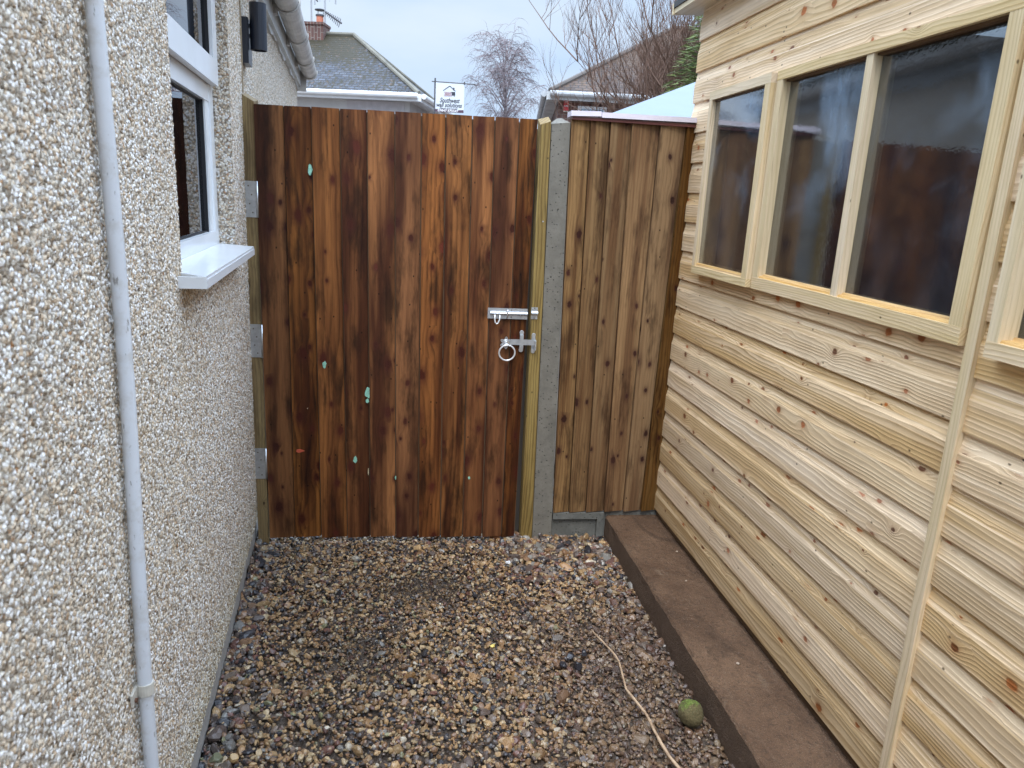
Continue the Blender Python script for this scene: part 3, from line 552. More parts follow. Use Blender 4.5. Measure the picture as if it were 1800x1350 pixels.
b.poly([A[0],A[1],pk[1],pk[0]]); b.poly([A[1],A[2],pk[1]]); b.poly([A[2],A[3],pk[0],pk[1]]); b.poly([A[3],A[0],pk[0]])
tag(b.build('concrete_post',M['conc'],org=GP(1.12,0),bevel=.003),'grey pitted concrete fence post with weathered point between gate post and fence','post')
# ================================================================ fence panel, gravel board
fence=thing('fence_panel',tuple(GP(1.38,.12)),'brown feather edge fence panel with pale capping, between concrete post and shed','fence')
ft=[1.136,1.21,1.287,1.37,1.481,1.586,1.640]; fb=[1.170,1.238,1.312,1.392,1.476,1.555,1.630]; tf=[.45,.42,.55,.68,.55,.2]
b=MB()
for i in range(6): featherboard(b,ft[i],ft[i+1],fb[i],fb[i+1],.129+.001*i,.129+.001*i,1.714+.002*i,1.716+.002*i,i*2.1+20,tf[i],o0=.011,o1=-.003,back=-.012,gap=.0015)
b.build('boards',M['fence'],fence,bevel=.001)
b=MB(); gbox(b,1.175,1.63,.132,1.71,-.017,-.0125); b.build('gap_shade_sheet',M['bearer'],fence)  # dark sheet added behind the fence joints in place of their shade
for z in (.3,.9,1.5): b=MB(); gbox(b,1.17,1.63,z-.03,z+.03,-.05,-.013,g=gx); b.build('rail',M['bearer'],fence)
b=MB()
for (u0,u1,dz) in ((1.131,1.246,0),(1.248,1.66,.001)): b.hexa([GP(u0,1.722+dz,.024),GP(u1,1.727+dz,.024),GP(u1,1.745+dz,.020),GP(u0,1.741+dz,.020),GP(u0,1.722+dz,-.05),GP(u1,1.727+dz,-.05),GP(u1,1.745+dz,-.05),GP(u0,1.741+dz,-.05)],gx)
b.build('capping_rail',M['capw'],fence,bevel=.002)
b=MB(); gbox(b,1.137,1.64,1.711,1.7215,-.012,.0175,g=gx); b.build('under_rail',M['capr'],fence)
b=MB(); u0,u1,z0,z1=1.170,1.392,-.03,.126
gbox(b,u0,u1,z0,z1,-.05,-.008)
for (a0,a1,c0,c1) in ((u0,u1,z1-.028,z1),(u1-.028,u1,z0,z1-.028)): gbox(b,a0,a1,c0,c1,-.008,.008)
gbox(b,1.392,1.7,-.03,.126,-.05,-.008)
tag(b.build('gravel_board',M['concd'],org=GP(1.28,0),bevel=.003),'recessed grey concrete gravel board under the brown fence panel','gravel board')
# ================================================================ concrete base under the shed
def kerb():
    g=G('dirty_concrete'); o=g.obj(); n1=g.noise(o,5,6,.65); n2=g.noise(o,70,4,.7); n3=g.noise(o,260,2)
    n5=g.noise(g.scale(o,(1.6,.7,1)),4,5,.75,.8); c=g.mix(g.rng(n1,.32,.68),(.110,.060,.034),(.215,.130,.078)); c=g.mix(g.rng(n5,.52,.66,0,.65),c,(.055,.032,.020)); c=g.mix(g.rng(n5,.42,.32,0,.5),c,(.26,.19,.13)); c=g.mix(g.rng(n2,.5,.72,0,.7),c,(.045,.028,.020)); c=g.mix(g.rng(n3,.60,.68,0,.7),c,(.24,.18,.13)); n4=g.noise(o,620,2,.5); c=g.mix(g.rng(n4,.40,.62,.45,0),c,(.022,.013,.009))
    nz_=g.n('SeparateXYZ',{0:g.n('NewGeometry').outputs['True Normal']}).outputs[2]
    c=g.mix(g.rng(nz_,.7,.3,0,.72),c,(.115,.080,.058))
    g.bump(g.ma('ADD',g.ma('ADD',n1,g.ma('MULTIPLY',n2,.7)),g.ma('MULTIPLY',n3,.5)),.009); mat=g.fin(c,g.rng(n1,.3,.7,.6,.85),Specular_IOR_Level=.25)
    b=MB(); ys=np.arange(.55,2.815,.02); rows=[]
    for y in ys:
        xl=.985+.105*(y-1.4)/1.4; j=lambda s:random.uniform(-s,s); w_=.0012*math.sin(y*17)+.0008*math.sin(y*41)
        zt_=.110+.002*math.sin(y*6); e=random.uniform(.002,.0042)
        rows.append([(xl+j(.001)+.002,y,-.03),(xl+j(.0015),y,.03),(xl+w_+j(.001),y,.075),(xl+w_+j(.0012),y,zt_-e-.004),(xl+w_+e+.004,y,zt_+j(.0005)),(xl+.06,y,zt_+j(.0012)),(xl+.14,y,zt_+.001+j(.0012)),(xl+.24,y,zt_+j(.001)),(xl+2.4,y,zt_)])
    for a,c_ in zip(rows[:-1],rows[1:]):
        for k in range(8): b.poly([a[k],a[k+1],c_[k+1],c_[k]][::-1])
    b.poly([rows[0][0],rows[0][4],rows[0][8],(rows[0][8][0],rows[0][8][1],-.03)]); b.poly([rows[-1][0],rows[-1][4],rows[-1][8],(rows[-1][8][0],rows[-1][8][1],-.03)][::-1])
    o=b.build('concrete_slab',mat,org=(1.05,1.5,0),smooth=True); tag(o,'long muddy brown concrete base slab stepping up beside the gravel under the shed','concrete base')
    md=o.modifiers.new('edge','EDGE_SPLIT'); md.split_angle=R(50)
kerb()
# ================================================================ shed
shed=thing('timber_shed',tuple(SP(-1.5,.11)),'new pale timber shed with shiplap boards and dark glazed windows, right of the passage','shed')
PZ,Z0=.1106,.143; TS=.014
openings=[(-.675,-.262),(-1.585,-.73),(-2.75,-1.705)]
def board_profile(z0,zc0,zc1):       # (off,z) outer face polyline of one shiplap board clipped to zc0..zc1
    pts=[(.0160,z0),(.0170,z0+.002),(.0172,z0+.066),(.0160,z0+.070),(.0138,z0+.079),(.0117,z0+.090),(.0101,z0+.101),(.0092,z0+.112),(.0090,z0+.118)]
    out=[]
    for (o0,a),(o1,c) in zip(pts[:-1],pts[1:]):
        if c<=zc0 or a>=zc1: continue
        lo,hi=max(a,zc0),min(c,zc1); f=lambda z:o0+(o1-o0)*(z-a)/(c-a)
        if not out: out.append((f(lo),lo))
        out.append((f(hi),hi))
    return out
b=MB()
def board_run(s0,s1,z0,zc0,zc1,pid,tint):
    pr=board_profile(z0,zc0,zc1)
    if len(pr)<2: return
    for (o0,a),(o1,c) in zip(pr[:-1],pr[1:]): b.gpoly([SP(s1,a,o0),SP(s0,a,o0),SP(s0,c,o1),SP(s1,c,o1)],sx,pid,tint)
    b.gpoly([SP(s1,pr[0][1],pr[0][0]),SP(s1,pr[0][1],-.004),SP(s0,pr[0][1],-.004),SP(s0,pr[0][1],pr[0][0])],sx,pid,tint)       # underside lip
    b.gpoly([SP(s1,pr[0][1],-.004),SP(s1,pr[-1][1],-.004),SP(s0,pr[-1][1],-.004),SP(s0,pr[0][1],-.004)],sx,pid,tint)
    for s_,fl in ((s1,1),(s0,0)):
        q=[SP(s_,z,o) for o,z in pr]+[SP(s_,pr[-1][1],-.004),SP(s_,pr[0][1],-.004)]
        b.gpoly(q if fl else q[::-1],ZZ,pid,tint)
def panel(sa_,sb_,dz,pid0,ops):
    k=0
    while Z0+dz+k*PZ<2.135:
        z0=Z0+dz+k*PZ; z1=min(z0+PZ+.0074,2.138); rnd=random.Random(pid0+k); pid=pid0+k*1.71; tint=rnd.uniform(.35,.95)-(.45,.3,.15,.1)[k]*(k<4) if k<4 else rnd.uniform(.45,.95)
        hole=[o for o in ops if o[0]>=sa_-.01 and o[1]<=sb_+.01]
        segs=[(sa_,sb_,z0,z1)]
        if z1>1.195 and z0<1.80 and hole:
            segs=[]; cur=sa_
            for (a,c) in sorted(hole):
                segs.append((cur,a,z0,z1))
                if z0<1.195: segs.append((a,c,z0,1.195))
                if z1>1.80: segs.append((a,c,1.80,z1))
                cur=c
            segs.append((cur,sb_,z0,z1))
        for (a,c,lo,hi) in segs: board_run(a,c,z0,lo,hi,pid,tint)
        k+=1
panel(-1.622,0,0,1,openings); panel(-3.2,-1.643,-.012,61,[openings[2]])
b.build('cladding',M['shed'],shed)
b=MB(); sbox(b,-1.6455,-1.6195,.125,2.138,-.004,.027,g=ZZ,pid=3,tint=.6); b.build('trim',M['shedtrim'],shed,bevel=.002)
b=MB(); sbox(b,-.03,.004,.13,2.136,-.03,-.0045,g=ZZ,pid=5); b.build('corner_trim',M['shedtrim'],shed,bevel=.0015)
b=MB(); sbox(b,-3.2,-.002,.1145,.138,-.08,.004,pid=3); b.build('bearer',M['bearer'],shed)
# interior: lining boards, back wall, far end, floor (all closed, so the inside is dark)
b=MB()
for (a,c,z0,z1) in ((-3.2,0,.14,1.19),(-3.2,0,1.815,2.13),(-.25,0,1.19,1.815),(-.725,-.68,1.19,1.815),(-1.70,-1.59,1.19,1.815),(-3.2,-2.755,1.19,1.815)): sbox(b,a,c,z0,z1,-.012,-.0045)
sbox(b,-3.2,-.001,.14,2.13,-1.9,-1.88); sbox(b,-.02,-.001,.14,2.13,-1.879,-.0125); sbox(b,-3.2,-3.18,.14,2.13,-1.879,-.0125); sbox(b,-3.179,-.021,.12,.14,-1.9,-.005)
b.build('lining',simple('inner_wood',(.16,.10,.055),.8,var=.3,scale=4),shed)
for s_ in (-.35,-1.3,-2.2): 
    b=MB(); sbox(b,s_-.025,s_+.025,.15,2.12,-1.87,-1.82,g=ZZ); b.build('stud',M['bearer'],shed)
b=MB(); zt_=2.16
b.hexa([SP(-3.4,2.150,.10),SP(.085,2.150,.10),SP(.085,2.172,.10),SP(-3.4,2.172,.10),SP(-3.4,2.36,-2.0),SP(.085,2.36,-2.0),SP(.085,2.382,-2.0),SP(-3.4,2.382,-2.0)][::1],sx)
rf=b.build('roof',M['felt'],shed)
b=MB(); b.hexa([SP(.086,2.128,.10),SP(.100,2.128,.10),SP(.100,2.168,.10),SP(.086,2.168,.10),SP(.086,2.338,-2),SP(.100,2.338,-2),SP(.100,2.378,-2),SP(.086,2.378,-2)],sn); b.build('barge_board',M['shedtrim'],shed)
b=MB(); sbox(b,-3.2,.085,2.132,2.1495,-.01,.095); b.build('soffit',M['shedtrim'],shed)
# windows
def swindow(s0,s1,z0,z1,mulls,proud,stile=.048,bot=.040,topr=.036,lst=None,gl=.008):
    ls=lst or stile
    b=MB(); P_=random.uniform(0,50)
    sbox(b,s0,s1,z1-topr,z1,-.03,proud,pid=P_); sbox(b,s0,s1,z0,z0+bot,-.03,proud,pid=P_+1)
    sbox(b,s0,s0+ls,z0+bot,z1-topr,-.03,proud-.0005,g=ZZ,pid=P_+2); sbox(b,s1-stile,s1,z0+bot,z1-topr,-.03,proud-.0005,g=ZZ,pid=P_+3)
    W_=b.build('window',M['shedtrim'],shed,bevel=.0025)
    for (a,c) in mulls: b=MB(); sbox(b,a,c,z0+bot,z1-topr,-.03,proud-.003,g=ZZ,pid=P_+4); b.build('mullion',M['shedtrim'],W_,bevel=.0025)
    edges=[s0+ls]+[v for m_ in mulls for v in m_]+[s1-stile]
    for a,c in zip(edges[::2],edges[1::2]):
        b=MB(); t=.011; lo,hi=z0+bot,z1-topr
        b.hexa([SP(c,lo,proud-.006),SP(a,lo,proud-.006),SP(a,lo+t*.5,proud-.009),SP(c,lo+t*.5,proud-.009),SP(c,lo,-.02),SP(a,lo,-.02),SP(a,lo+t*.5,-.02),SP(c,lo+t*.5,-.02)],sx,P_)
        b.hexa([SP(c,lo+t*.5,gl+.009),SP(a,lo+t*.5,gl+.009),SP(a,lo+t,gl+.006),SP(c,lo+t,gl+.006),SP(c,lo+t*.5,-.02),SP(a,lo+t*.5,-.02),SP(a,lo+t,-.02),SP(c,lo+t,-.02)],sx,P_+1)
        b.build('bead',M['bead'],W_)
        b=MB(); sbox(b,a,c,hi-.006,hi,-.02,proud-.012,pid=P_); b.build('top_bead',M['bearer'],W_)
        b=MB(); sbox(b,a+.001,c-.001,lo+.001,hi-.001,gl-.003,gl); b.build('pane',M['sglass'],W_)
    return W_
swindow(-.700,-.247,1.183,1.812,[],.050,stile=.024,lst=.036,bot=.026,topr=.028,gl=.034)
swindow(-1.608,-.7055,1.182,1.815,[(-1.168,-1.140)],.034,stile=.0345,lst=.036,bot=.036,topr=.026)
swindow(-2.8,-1.688,1.178,1.825,[(-2.25,-2.22)],.045,stile=.026,bot=.030,gl=.006)
# ================================================================ things lying on the ground
b=MB(); sp_=[(.800,2.090,.020),(.806,2.05,.022),(.818,2.010,.020),(.828,1.965,.020),(.835,1.905,.018),(.822,1.85,.020),(.809,1.775,.018),(.815,1.72,.020),(.826,1.663,.018),(.822,1.60,.018),(.819,1.546,.020),(.823,1.50,.018),(.830,1.462,.018),(.838,1.42,.018),(.85,1.35,.02)]
pts=[]; rad=[]
for i in range(len(sp_)-1):
    for t in (0,.5): a=Vector(sp_[i]).lerp(Vector(sp_[i+1]),t); pts.append(a+Vector((random.uniform(-.0012,.0012),0,random.uniform(-.001,.001)))); rad.append((.0026+.0016*min(1,i/9))*random.uniform(.88,1.15))
rad[0]=.0012; b.tube(pts,rad,9)
g=G('peeled_stick'); o_=g.obj(); n1=g.noise(g.scale(o_,(1,.3,1)),90,4,.6); g.bump(n1,.0012)
tag(b.build('stick',g.fin(g.mix(g.rng(n1,.35,.7),(.52,.38,.25),(.28,.18,.11)),.6),org=(.82,1.75,.01),smooth=True),'thin crooked pale peeled stick lying across the gravel','stick')
bm=bmesh.new(); bmesh.ops.create_icosphere(bm,subdivisions=5,radius=1); 
from mathutils import noise as mn
for v in bm.verts:
    c=v.co.copy(); k=1+.10*mn.noise(c*1.3)+.035*mn.noise(c*6)+.02*mn.noise(c*17); v.co=Vector((c.x*.036,c.y*.036,c.z*.037))*k
me=bpy.data.meshes.new('mossy_stone'); bm.to_mesh(me); bm.free()
g=G('mossy'); o_=g.obj(); z_=g.n('SeparateXYZ',{0:g.n('NewGeometry').outputs['Normal']}); n1=g.noise(o_,45,4,.7); n2=g.noise(o_,300,3,.7)
top_=g.rng(g.ma('ADD',g.ma('ADD',z_.outputs[2],g.ma('MULTIPLY',z_.outputs[1],.5)),g.ma('ADD',g.ma('MULTIPLY',n1,1.8),g.ma('MULTIPLY',n2,.8))),1.75,2.3,0,1)
cc=g.mix(g.rng(n2,.35,.65),(.06,.055,.02),(.17,.13,.06)); cc=g.mix(top_,cc,g.mix(g.rng(n2,.35,.65),(.05,.085,.012),(.19,.25,.045))); g.bump(n2,.004); me.materials.append(g.fin(cc,.9))
me.polygons.foreach_set('use_smooth',[True]*len(me.polygons)); o=bpy.data.objects.new('mossy_ball',me); C.objects.link(o); o.location=(.945,1.628,.034); tag(o,'round moss covered ball on the gravel against the concrete step','ball')
def stone(loc,size,col,label,seed,name='stone',cat='stone',flat=.7,rough=.4):
    r_=random.Random(seed); bm=bmesh.new(); bmesh.ops.create_icosphere(bm,subdivisions=3,radius=1)
    for _ in range(9):
        n=Vector((r_.gauss(0,1),r_.gauss(0,1),r_.gauss(0,1))).normalized(); d=r_.uniform(.55,.85)
        for v in bm.verts:
            t=v.co.dot(n)-d
            if t>0: v.co-=n*t
    for v in bm.verts: v.co=Vector((v.co.x*size,v.co.y*size*.8,v.co.z*size*flat))
    me=bpy.data.meshes.new(name); bm.to_mesh(me); bm.free(); me.materials.append(simple(name+'_mat'+str(seed),col,rough,var=.2,scale=40,bump=.001)); o=bpy.data.objects.new(name,me); C.objects.link(o); o.location=loc; o.rotation_euler=(0,0,r_.uniform(0,3)); tag(o,label,cat)
stone((.622,2.594,.014),.011,(.82,.85,.90),'single bright white pebble on the gravel near the gate latch post',3,'white_pebble','pebble')
stone((-.325,1.675,.014),.021,(.17,.17,.10),'squarish dark green stone by the house wall at the bottom of the passage',5)
stone((-.285,1.672,.014),.015,(.50,.33,.15),'rounded ochre stone next to the dark green stone by the house wall',6)
for k,(x_,y_,s_,l_) in enumerate(((.690,1.965,.017,'glossy black stone, farthest of the dark group left of the peeled stick'),(.655,1.925,.016,'glossy black stone, leftmost of the dark group beside the peeled stick'),(.700,1.915,.019,'largest glossy black stone left of the peeled stick'),(.742,1.975,.015,'glossy black stone closest to the far tip of the peeled stick'))): stone((x_,y_,.012),s_,(.028,.027,.033),l_,30+k,'black_stone','stone',.75,.22)
for k,(x_,y_,s_) in enumerate(((1.255,2.42,.006),(1.19,2.20,.0045),(1.13,1.72,.005))): stone((x_,y_,.1125),s_,(.42,.33,.25),('tiny pale stone chip on the far end of the brown concrete slab','tiny stone chip on the brown slab, middle one of three','tiny stone chip on the brown slab, nearest the mossy ball')[k],20+k,'stone_chip','stone')
b=MB(); P=[Vector((.454,2.042,.018))+Vector((.011*math.cos(a)*random.uniform(.5,1.2),.009*math.sin(a)*random.uniform(.5,1.2),random.uniform(0,.005))) for a in [k*math.pi/5 for k in range(10)]]
for k in range(10): b.poly([P[k],P[(k+1)%10],(.454,2.042,.026)]); b.poly([P[(k+1)%10],P[k],(.454,2.042,.012)])
tag(b.build('wrapper_scrap',simple('yellow_scrap',(.72,.55,.14),.5,var=.5,scale=160),org=(.454,2.042,.01)),'tiny crumpled yellow and white scrap in the middle of the gravel','litter')
# ================================================================ beyond the fence
def hiphouse(name,label,A,az,sgn,hs,hh,length,tile,wallm,back,extra):
    A=Vector(A); s=Vector((math.sin(az),math.cos(az),0)); f=Vector((math.cos(az),-math.sin(az),0))*sgn   # f points from the body to the corner A
    t=thing(name,tuple((A-f*length/2+s*hs)*1.0-ZZ*A.z),label,'house')
    Bk=A+s*2*hs; Rr=A+s*hs-f*hs+ZZ*hh; A2=A-f*length; B2=Bk-f*length; R2=Rr-f*(length-2*hs)
    b=MB(); sl_=math.hypot(hs,hh)
    def rp(P,u,o): b.poly(P,[((p-o).dot(u),(p.z-A.z)/hh*sl_) for p in P])
    rp([A,Rr,R2,A2] if sgn>0 else [A2,R2,Rr,A],f,A); rp([A,Bk,Rr] if sgn>0 else [Rr,Bk,A],s,A); rp([Bk,B2,R2,Rr],f,A); rp([A2,R2,B2],s,A)
    rf=b.build('roof',tile,t)
    b=MB()
    for p,q in ((A,Rr),(Rr,R2),(Bk,Rr)): b.tube([p+ZZ*.01,q+ZZ*.01],.045,8)
    b.build('ridge_tiles',simple(name+'_ridge',(.16,.15,.12) if sgn>0 else (.10,.085,.075),.7,var=.4,scale=3),rf)
    b=MB()
    for p,q,d in ((A,A2,-s),(A,Bk,f)):
        off=d*.03
        u=(q-p).normalized(); c=(p+q)/2+off-ZZ*.075; b.box(c,((q-p).length+.06,.05,.13),ax=(u,d,ZZ))
    b.build('fascia',extra['fascia'],t)
    b=MB()
    for p,q,d in ((A,A2,-s),(A,Bk,f)): b.tube([p+d*.10-ZZ*.045,q+d*.10-ZZ*.045],.05,10)
    b.build('gutter',extra['gutter'],t)
    w0=A-f*back+s*back; w1=A2+f*back+s*back; w2=B2+f*back-s*back; w3=Bk-f*back-s*back; b=MB()
    for p,q in ((w1,w0),(w0,w3),(w3,w2),(w2,w1)):
        P=[Vector((p.x,p.y,0)),Vector((q.x,q.y,0)),Vector((q.x,q.y,A.z-.10)),Vector((p.x,p.y,A.z-.10))]
        if sgn<0: P=P[::-1]
        u=(q-p).normalized(); b.poly(P,[((x-p).dot(u),x.z) for x in P])
    b.build('wall',wallm,t)
    b=MB(); b.poly([p-ZZ*.12 for p in ((A,Bk,B2,A2) if sgn<0 else (A2,B2,Bk,A))]); b.build('soffit',extra['fascia'],t)
    return t,A,s,f,Rr,w0
tL,AL,sL,fL,RL,wL=hiphouse('bungalow','white rendered bungalow with mossy grey slate hipped roof, beyond the gate on the left',(1.338,14.758,3.2),R(17.5),1,1.778,1.308,5.6,M['tileL'],M['white'],.22,dict(fascia=M['upvc'],gutter=M['upvc']))
def onwall(name,mat,parent,w0,u,d,a0,a1,z0,z1,t=.04,off=.0):
    b=MB(); c=w0+u*(a0+a1)/2+d*(t/2+off); b.box(Vector((c.x,c.y,(z0+z1)/2)),(abs(a1-a0),t,z1-z0),ax=(u,d,ZZ)); return b.build(name,mat,parent)
wn=onwall('window',M['upvc'],tL,wL,-fL,-sL,.42,.86,1.9,2.86); onwall('pane',M['blue'],wn,wL,-fL,-sL,.46,.82,1.95,2.83,.01,.042)
onwall('panel',simple('grey_panel',(.52,.50,.52),.7,var=.15),tL,wL,-fL,-sL,.1,1.22,.5,3.06,.015)
dr=onwall('side_door',M['blue'],tL,wL,sL,fL,.70,.82,.2,2.95,.04)
onwall('side_panel',M['upvc'],tL,wL,sL,fL,.83,1.3,.2,2.95,.05)
# chimney
ch=RL-fL*.78; b=MB(); b.box(ch+ZZ*.0,(.40,.42,.36),ax=(fL,sL,ZZ)); b.box(ch+ZZ*.165,(.43,.46,.05),ax=(fL,sL,ZZ)); cm=b.build('chimney',M['brick'],tL)
# give bricks UVs from position
b=MB(); p0=ch+fL*.06; b.tube([p0+ZZ*.16,p0+ZZ*.34],[.075,.07],14); pot=b.build('chimney_pot',M['terra'],cm)
b=MB(); b.tube([p0+ZZ*.34,p0+ZZ*.37],.085,14); b.tube([p0+ZZ*.45,p0+ZZ*.465,p0+ZZ*.49],[.10,.105,.03],14)
for a in (0,2.1,4.2): q=p0+Vector((math.cos(a),math.sin(a),0))*.07; b.tube([q+ZZ*.36,q+ZZ*.46],.006,5)
b.build('cowl',M['darkm'],cm)
def aerial(loc,h,label,kind):
    t=thing('aerial',tuple(loc),label,'aerial'); b=MB(); b.tube([loc,loc+ZZ*h],.018,8); b.build('mast',M['metal'],t)
    b=MB()
    if kind==0:
        c=loc+ZZ*(h-.04)
        for d in (Vector((1,0,.05)),Vector((.7,.3,-.7)),Vector((-.8,.2,.0)),Vector((.6,-.3,.15)),Vector((-.5,.1,-.15))): b.tube([c,c+d*.19],.013,5)
        b.tube([c-ZZ*.02,c+ZZ*.05],.025,8); b.build('aerial_rods',M['darkm'],t)
    else:
        c=loc+ZZ*(h*.62); d=Vector((.80,-.3,-.52)).normalized(); e=Vector((.25,.1,.9)); b.tube([c,c+d*.42],.02,6)
        for k in range(9): q=c+d*(.04+.042*k); b.tube([q-e*(.05+.008*k),q+e*(.03+.006*k)],.010,4)
        b.build('aerial_rods',M['darkm'],t)
        b=MB(); c=loc+ZZ*(h-.03); u=Vector((1,0,.12)).normalized(); b.tube([c-u*.2,c+u*.22],.009,5)
        for k in (-.2,.22): b.tube([c+u*k-ZZ*.10,c+u*k+ZZ*.06],.016,5)
        for k in (-.1,0,.1): b.tube([c+u*k-ZZ*.05,c+u*k+ZZ*.07],.008,4)
        b.build('upper_rods',M['metal'],t)
aerial(ch-fL*.12+ZZ*.19,.62,'slim rooftop aerial with small star of rods, left on the chimney',0)
aerial(ch+fL*.17-ZZ*.0,.70,'rooftop aerial with slanting dark comb of rods, right of the chimney pot',1)
# right house
tR,AR,sR,fR,RR,wR=hiphouse('brick_house','dark brick house with brown tiled hipped roof behind the bare shrub',(3.401,12.972,3.2),R(13),-1,2.438,1.596,8,M['tileR'],M['brick'],.16,dict(fascia=simple('grey_fascia',(.55,.57,.58),.5,var=.3,scale=4),gutter=simple('grey_gutter',(.42,.44,.46),.45,var=.3,scale=5)))
uR=-fR
wn=onwall('window',M['upvc'],tR,wR,uR,-sR,.34,.84,1.7,3.00); onwall('pane',M['bglass'],wn,wR,uR,-sR,.40,.78,1.76,2.955,.01,.042)
c=wR+uR*.135-sR*.03; rb=thing('alarm_box',(c.x,c.y,2.86),'small red alarm box with white lettering high on the brick house','alarm box')
b=MB(); b.box((c.x,c.y,3.0),(.085,.05,.20),ax=(uR,sR,ZZ)); b.build('box',M['redbox'],rb,bevel=.008)
b=MB(); b.box((c.x,c.y,2.90),(.09,.055,.015),ax=(uR,sR,ZZ)); b.build('base',M['clip'],rb)
for z_,s_ in ((3.055,'ADT'),(2.985,'ALARM')): text(s_,'lettering',M['inkw'],rb,(c-sR*.027)[:2]+(z_,),(uR,ZZ,-sR),.035,width=.066)
# neighbour's low roof right behind the fence
P1,P2=at(1094,203,3.6),at(1238,147,4.6); lo=P1-(P2-P1)*.25; e=gx*3
ns=thing('lean_to',(lo.x+1,lo.y+.6,0),'low outbuilding with wet pale sheet roof right behind the fence','outbuilding')
b=MB(); up=ZZ*.03; q=[lo,lo+e,P2+e,P2]; b.hexa([p for p in q]+[p+up for p in q],gx) if False else None
b.hexa([lo,lo+e,lo+e+up,lo+up,P2,P2+e,P2+e+up,P2+up],gx); b.build('roof',M['sheet'],ns)
b=MB(); z0_=Vector; fl_=lambda p:Vector((p.x,p.y,0)); i1=lo+gx*.1+sx*.1; i2=P2+gx*.1-sx*.1; i3=P2+e-sx*.1; i4=lo+e+sx*.1
for p,q_ in ((i1,i4),(i4,i3),(i3,i2),(i2,i1)): b.gpoly([fl_(p),fl_(q_),q_-ZZ*.02,p-ZZ*.02],ZZ)
b.build('wall',M['bearer'],ns)
# ---------------------------------------------------------------- hanging banner sign
sg=thing('hanging_banner',tuple(Vector((1.308,11.77,0))),'white hanging business banner with house logo and phone number, beyond the gate','sign')
ex=Vector((math.cos(YAW),-math.sin(YAW),0)); en=Vector((-math.sin(YAW),-math.cos(YAW),0))
tl=Vector((1.312,11.77,3.020)); tr=tl+ex*.435+ZZ*(-.004); 
b=MB(); b.tube([tl-ex*.004+ZZ*.06,Vector((tl.x-.004,tl.y,-.02))],.012,8); b.build('pole',M['darkm'],sg)
b=MB(); b.tube([tl-ex*.055+ZZ*.012,tl+ex*.60+ZZ*.0],.008,8); b.tube([tr-ZZ*.01,tr+ZZ*.03],.011,8); b.build('arm',M['darkm'],sg)
b=MB(); bw,bh=.435,.412; b.box(tl+ex*bw/2-ZZ*bh/2,(bw,.006,bh),ax=(ex,-en,ZZ)); bn=b.build('banner',M['banner'],sg)
def onb(x,y,o=.004): return tl+ex*x*bw-ZZ*y*bh+en*o
b=MB(); b.box(onb(.5,.955,.0045),(bw,.003,.085*bh*1.15),ax=(ex,-en,ZZ)); b.build('band',M['band'],bn)
AX=(ex,ZZ,en)
text('Southwest','lettering',M['ink'],bn,onb(.5,.60),AX,.095,.3,width=.30)
text('wall solutions','lettering',M['ink'],bn,onb(.48,.76),AX,.088,.3,width=.385)
text('Damp and mould','lettering',M['ink'],bn,onb(.47,.875),AX,.030,.2,width=.27)
text('07847 870547','lettering',M['inkw'],bn,onb(.46,.955,.007),AX,.044,0,width=.31)
b=MB()
def strip(P,wd,m=None):
    for p,q in zip(P[:-1],P[1:]):
        a,c=onb(*p),onb(*q); d=(c-a).normalized(); n=d.cross(en).normalized()*wd/2; b.hexa([a-n,c-n,c+n,a+n,a-n+en*.002,c-n+en*.002,c+n+en*.002,a+n+en*.002])
strip([(.27,.27),(.50,.10),(.70,.27)],.011); strip([(.64,.15),(.64,.24)],.02); strip([(.57,.36),(.69,.36)],.05); strip([(.55,.31),(.69,.31)],.010); strip([(.66,.31),(.66,.46)],.009)
b.build('logo',M['ink'],bn)
b=MB()
for r_ in range(3):
    for c_ in range(4-(r_%2)): 
        x0=.31+.07*c_+(.03 if r_%2 else 0); y0=.31+.05*r_
        for P in ([(x0,y0),(x0+.055,y0)],[(x0,y0+.035),(x0+.055,y0+.035)],[(x0,y0),(x0,y0+.035)],[(x0+.055,y0),(x0+.055,y0+.035)]): strip(P,.0035)
b.build('logo',M['inkr'],bn)
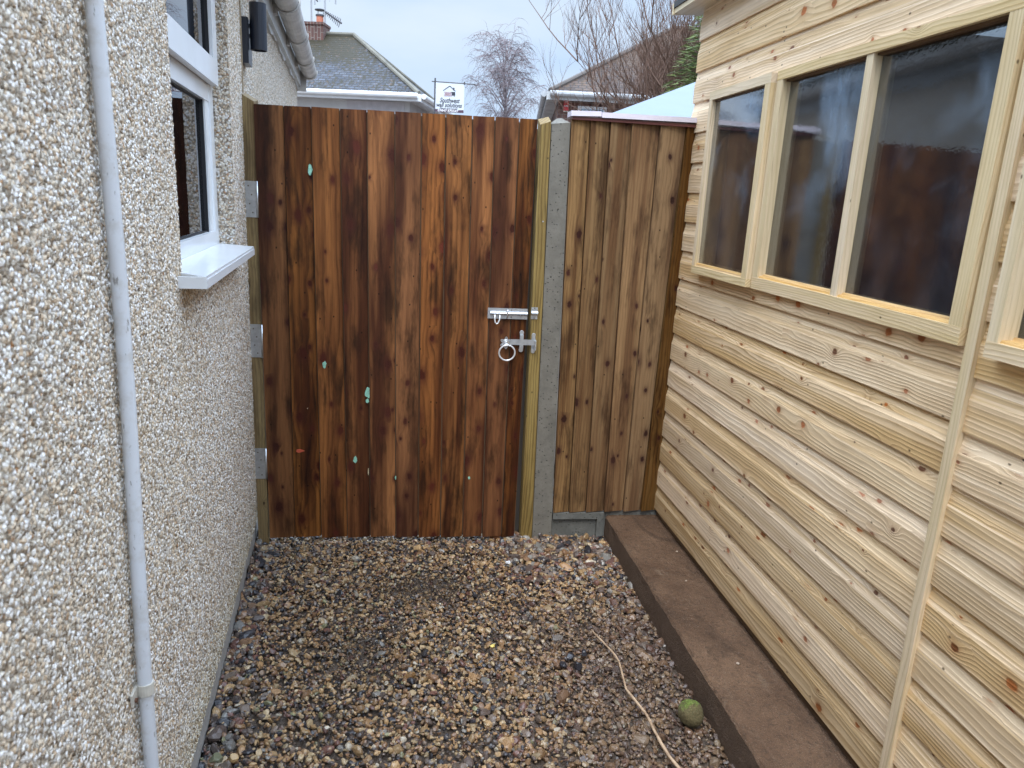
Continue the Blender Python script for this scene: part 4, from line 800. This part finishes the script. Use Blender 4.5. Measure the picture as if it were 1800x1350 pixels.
# ---------------------------------------------------------------- trees
def tree_birch(base,h):
    rt=random.Random(11); t=thing('birch_tree',tuple(base),'bare weeping birch tree standing far beyond the gate','tree'); tb=MB(); cb=MB()
    top=base+Vector((.10,0,h)); stem_=[base.lerp(top,k/10)+Vector((.08*math.sin(k*1.3),0,0)) for k in range(11)]
    tb.tube(stem_,[.085*(1-.085*k) for k in range(11)],8); tb.build('trunk',M['bark'],t,smooth=True)
    def twig(p,d,l,r):
        P=[p];v=d.normalized()
        for k in range(7): v=(v+Vector((rt.gauss(0,.14),rt.gauss(0,.14),-.16-.04*k))).normalized(); P.append(P[-1]+v*l/7)
        cb.tube(P,[r*(1-.11*k) for k in range(8)],3,cap=False)
        return P
    def limb(p,d,l,r,n):
        P=[p];v=d.normalized()
        for k in range(9): v=(v+Vector((rt.gauss(0,.09),rt.gauss(0,.09),.14-.055*k))).normalized(); P.append(P[-1]+v*l/9)
        cb.tube(P,[r*(1-.10*k) for k in range(10)],4,cap=False)
        for _ in range(n):
            k=rt.randint(3,9); q=P[k-1].lerp(P[k],rt.random()); dd=Vector((rt.gauss(0,.5),rt.gauss(0,.5),rt.uniform(-.2,.6)))+v*.3
            tp=twig(q,dd,rt.uniform(.3,.75),.0075)
            for _ in range(4): s=tp[rt.randint(1,6)]; twig(s,Vector((rt.gauss(0,.6),rt.gauss(0,.6),.1)),rt.uniform(.2,.5),.0050)
    for k in range(46):
        f=rt.uniform(.50,.93); p=base.lerp(top,f); a=rt.uniform(0,2*math.pi); up_=rt.uniform(.7,1.7); l=rt.uniform(.7,1.15)*(1.25 if f<.72 else 1.35-(f-.72)*2.6)
        limb(p,Vector((math.cos(a),math.sin(a),up_)),l*1.25,.018,10)
    cb.build('crown',M['twig'],t,attrs=True)
p0=at(887,205,22); top_=at(899,70,22); tree_birch(Vector((p0.x-.08,22,-.02)),top_.z+.0)
def shrub(base,label):
    rt=random.Random(5); t=thing('bare_tree',tuple(base),label,'tree'); tb=MB(); cb=MB()
    tp=base+Vector((-.1,.1,2.1)); tb.tube([base,base.lerp(tp,.5)+Vector((.06,0,0)),tp],[.10,.08,.06],9); tb.build('trunk',M['bark'],t,smooth=True)
    cnt=0
    def grow(p,d,l,r,depth,curl):
        n=7; P=[p]; v=d.normalized()
        for k in range(n): v=(v+Vector((rt.gauss(0,.09),rt.gauss(0,.09),rt.gauss(0,.05)+curl))).normalized(); P.append(P[-1]+v*l/n)
        cb.tube(P,[r*(1-.11*k) for k in range(n+1)],4 if r>.006 else 3,cap=False)
        if depth==0: return
        m_=(9,8,6)[3-depth]
        for _ in range(m_):
            k=rt.randint(1,n); q=P[k-1].lerp(P[k],rt.random()); side=Vector((rt.gauss(0,.55),rt.gauss(0,.55),rt.uniform(.1,1.0)))
            grow(q,v*.55+side,l*rt.uniform(.38,.62),max(r*.5,.0019),depth-1,.07)
    for k in range(26):
        a=R(rt.uniform(120,240)) if k<21 else R(rt.uniform(0,360)); e_=rt.uniform(.05,1.0)
        grow(base+Vector((0,0,rt.uniform(1.75,2.15)))+Vector((-.05,0,0)),Vector((math.cos(a),math.sin(a)*.8,e_)),rt.uniform(.9,1.75)+(.75 if k<5 else 0),.016,3,.03)
    cb.build('crown',M['twigr'],t)
pb=at(1262,330,8.2); shrub(Vector((pb.x,8.2,-.02)),'leafless tree with dense tangled reddish brown twigs behind the shed corner')
def conifer(base,h,rad,label):
    rt=random.Random(9); t=thing('conifer_tree',tuple(base),label,'tree'); b=MB(); b.tube([base,base+ZZ*h*.95],[.06,.01],8); b.build('trunk',M['bark'],t)
    b=MB()
    for _ in range(9000):
        z=rt.random()**.8; r_=rad*(1-z)*rt.uniform(.35,1.08)+.02; a=rt.uniform(0,2*math.pi); c=base+Vector((r_*math.cos(a),r_*math.sin(a),.35*h+z*.68*h))
        d=Vector((math.cos(a),math.sin(a),rt.uniform(-.5,.25))).normalized()*rt.uniform(.05,.11); s_=d.cross(Vector((rt.gauss(0,1),rt.gauss(0,1),rt.gauss(0,1)))).normalized()*.006
        b.poly([c-s_,c+s_,c+d+s_*.2,c+d-s_*.2],pid=rt.random())
    g=G('conifer_green'); b.build('crown',g.fin(g.mix(g.attr('pid').outputs['Fac'],(.035,.065,.015),(.15,.20,.05)),.6),t)
pc=at(1275,95,7.2); conifer(Vector((pc.x,7.2,-.02)),3.75,.95,'small green feathery conifer showing beside the shed roof corner')
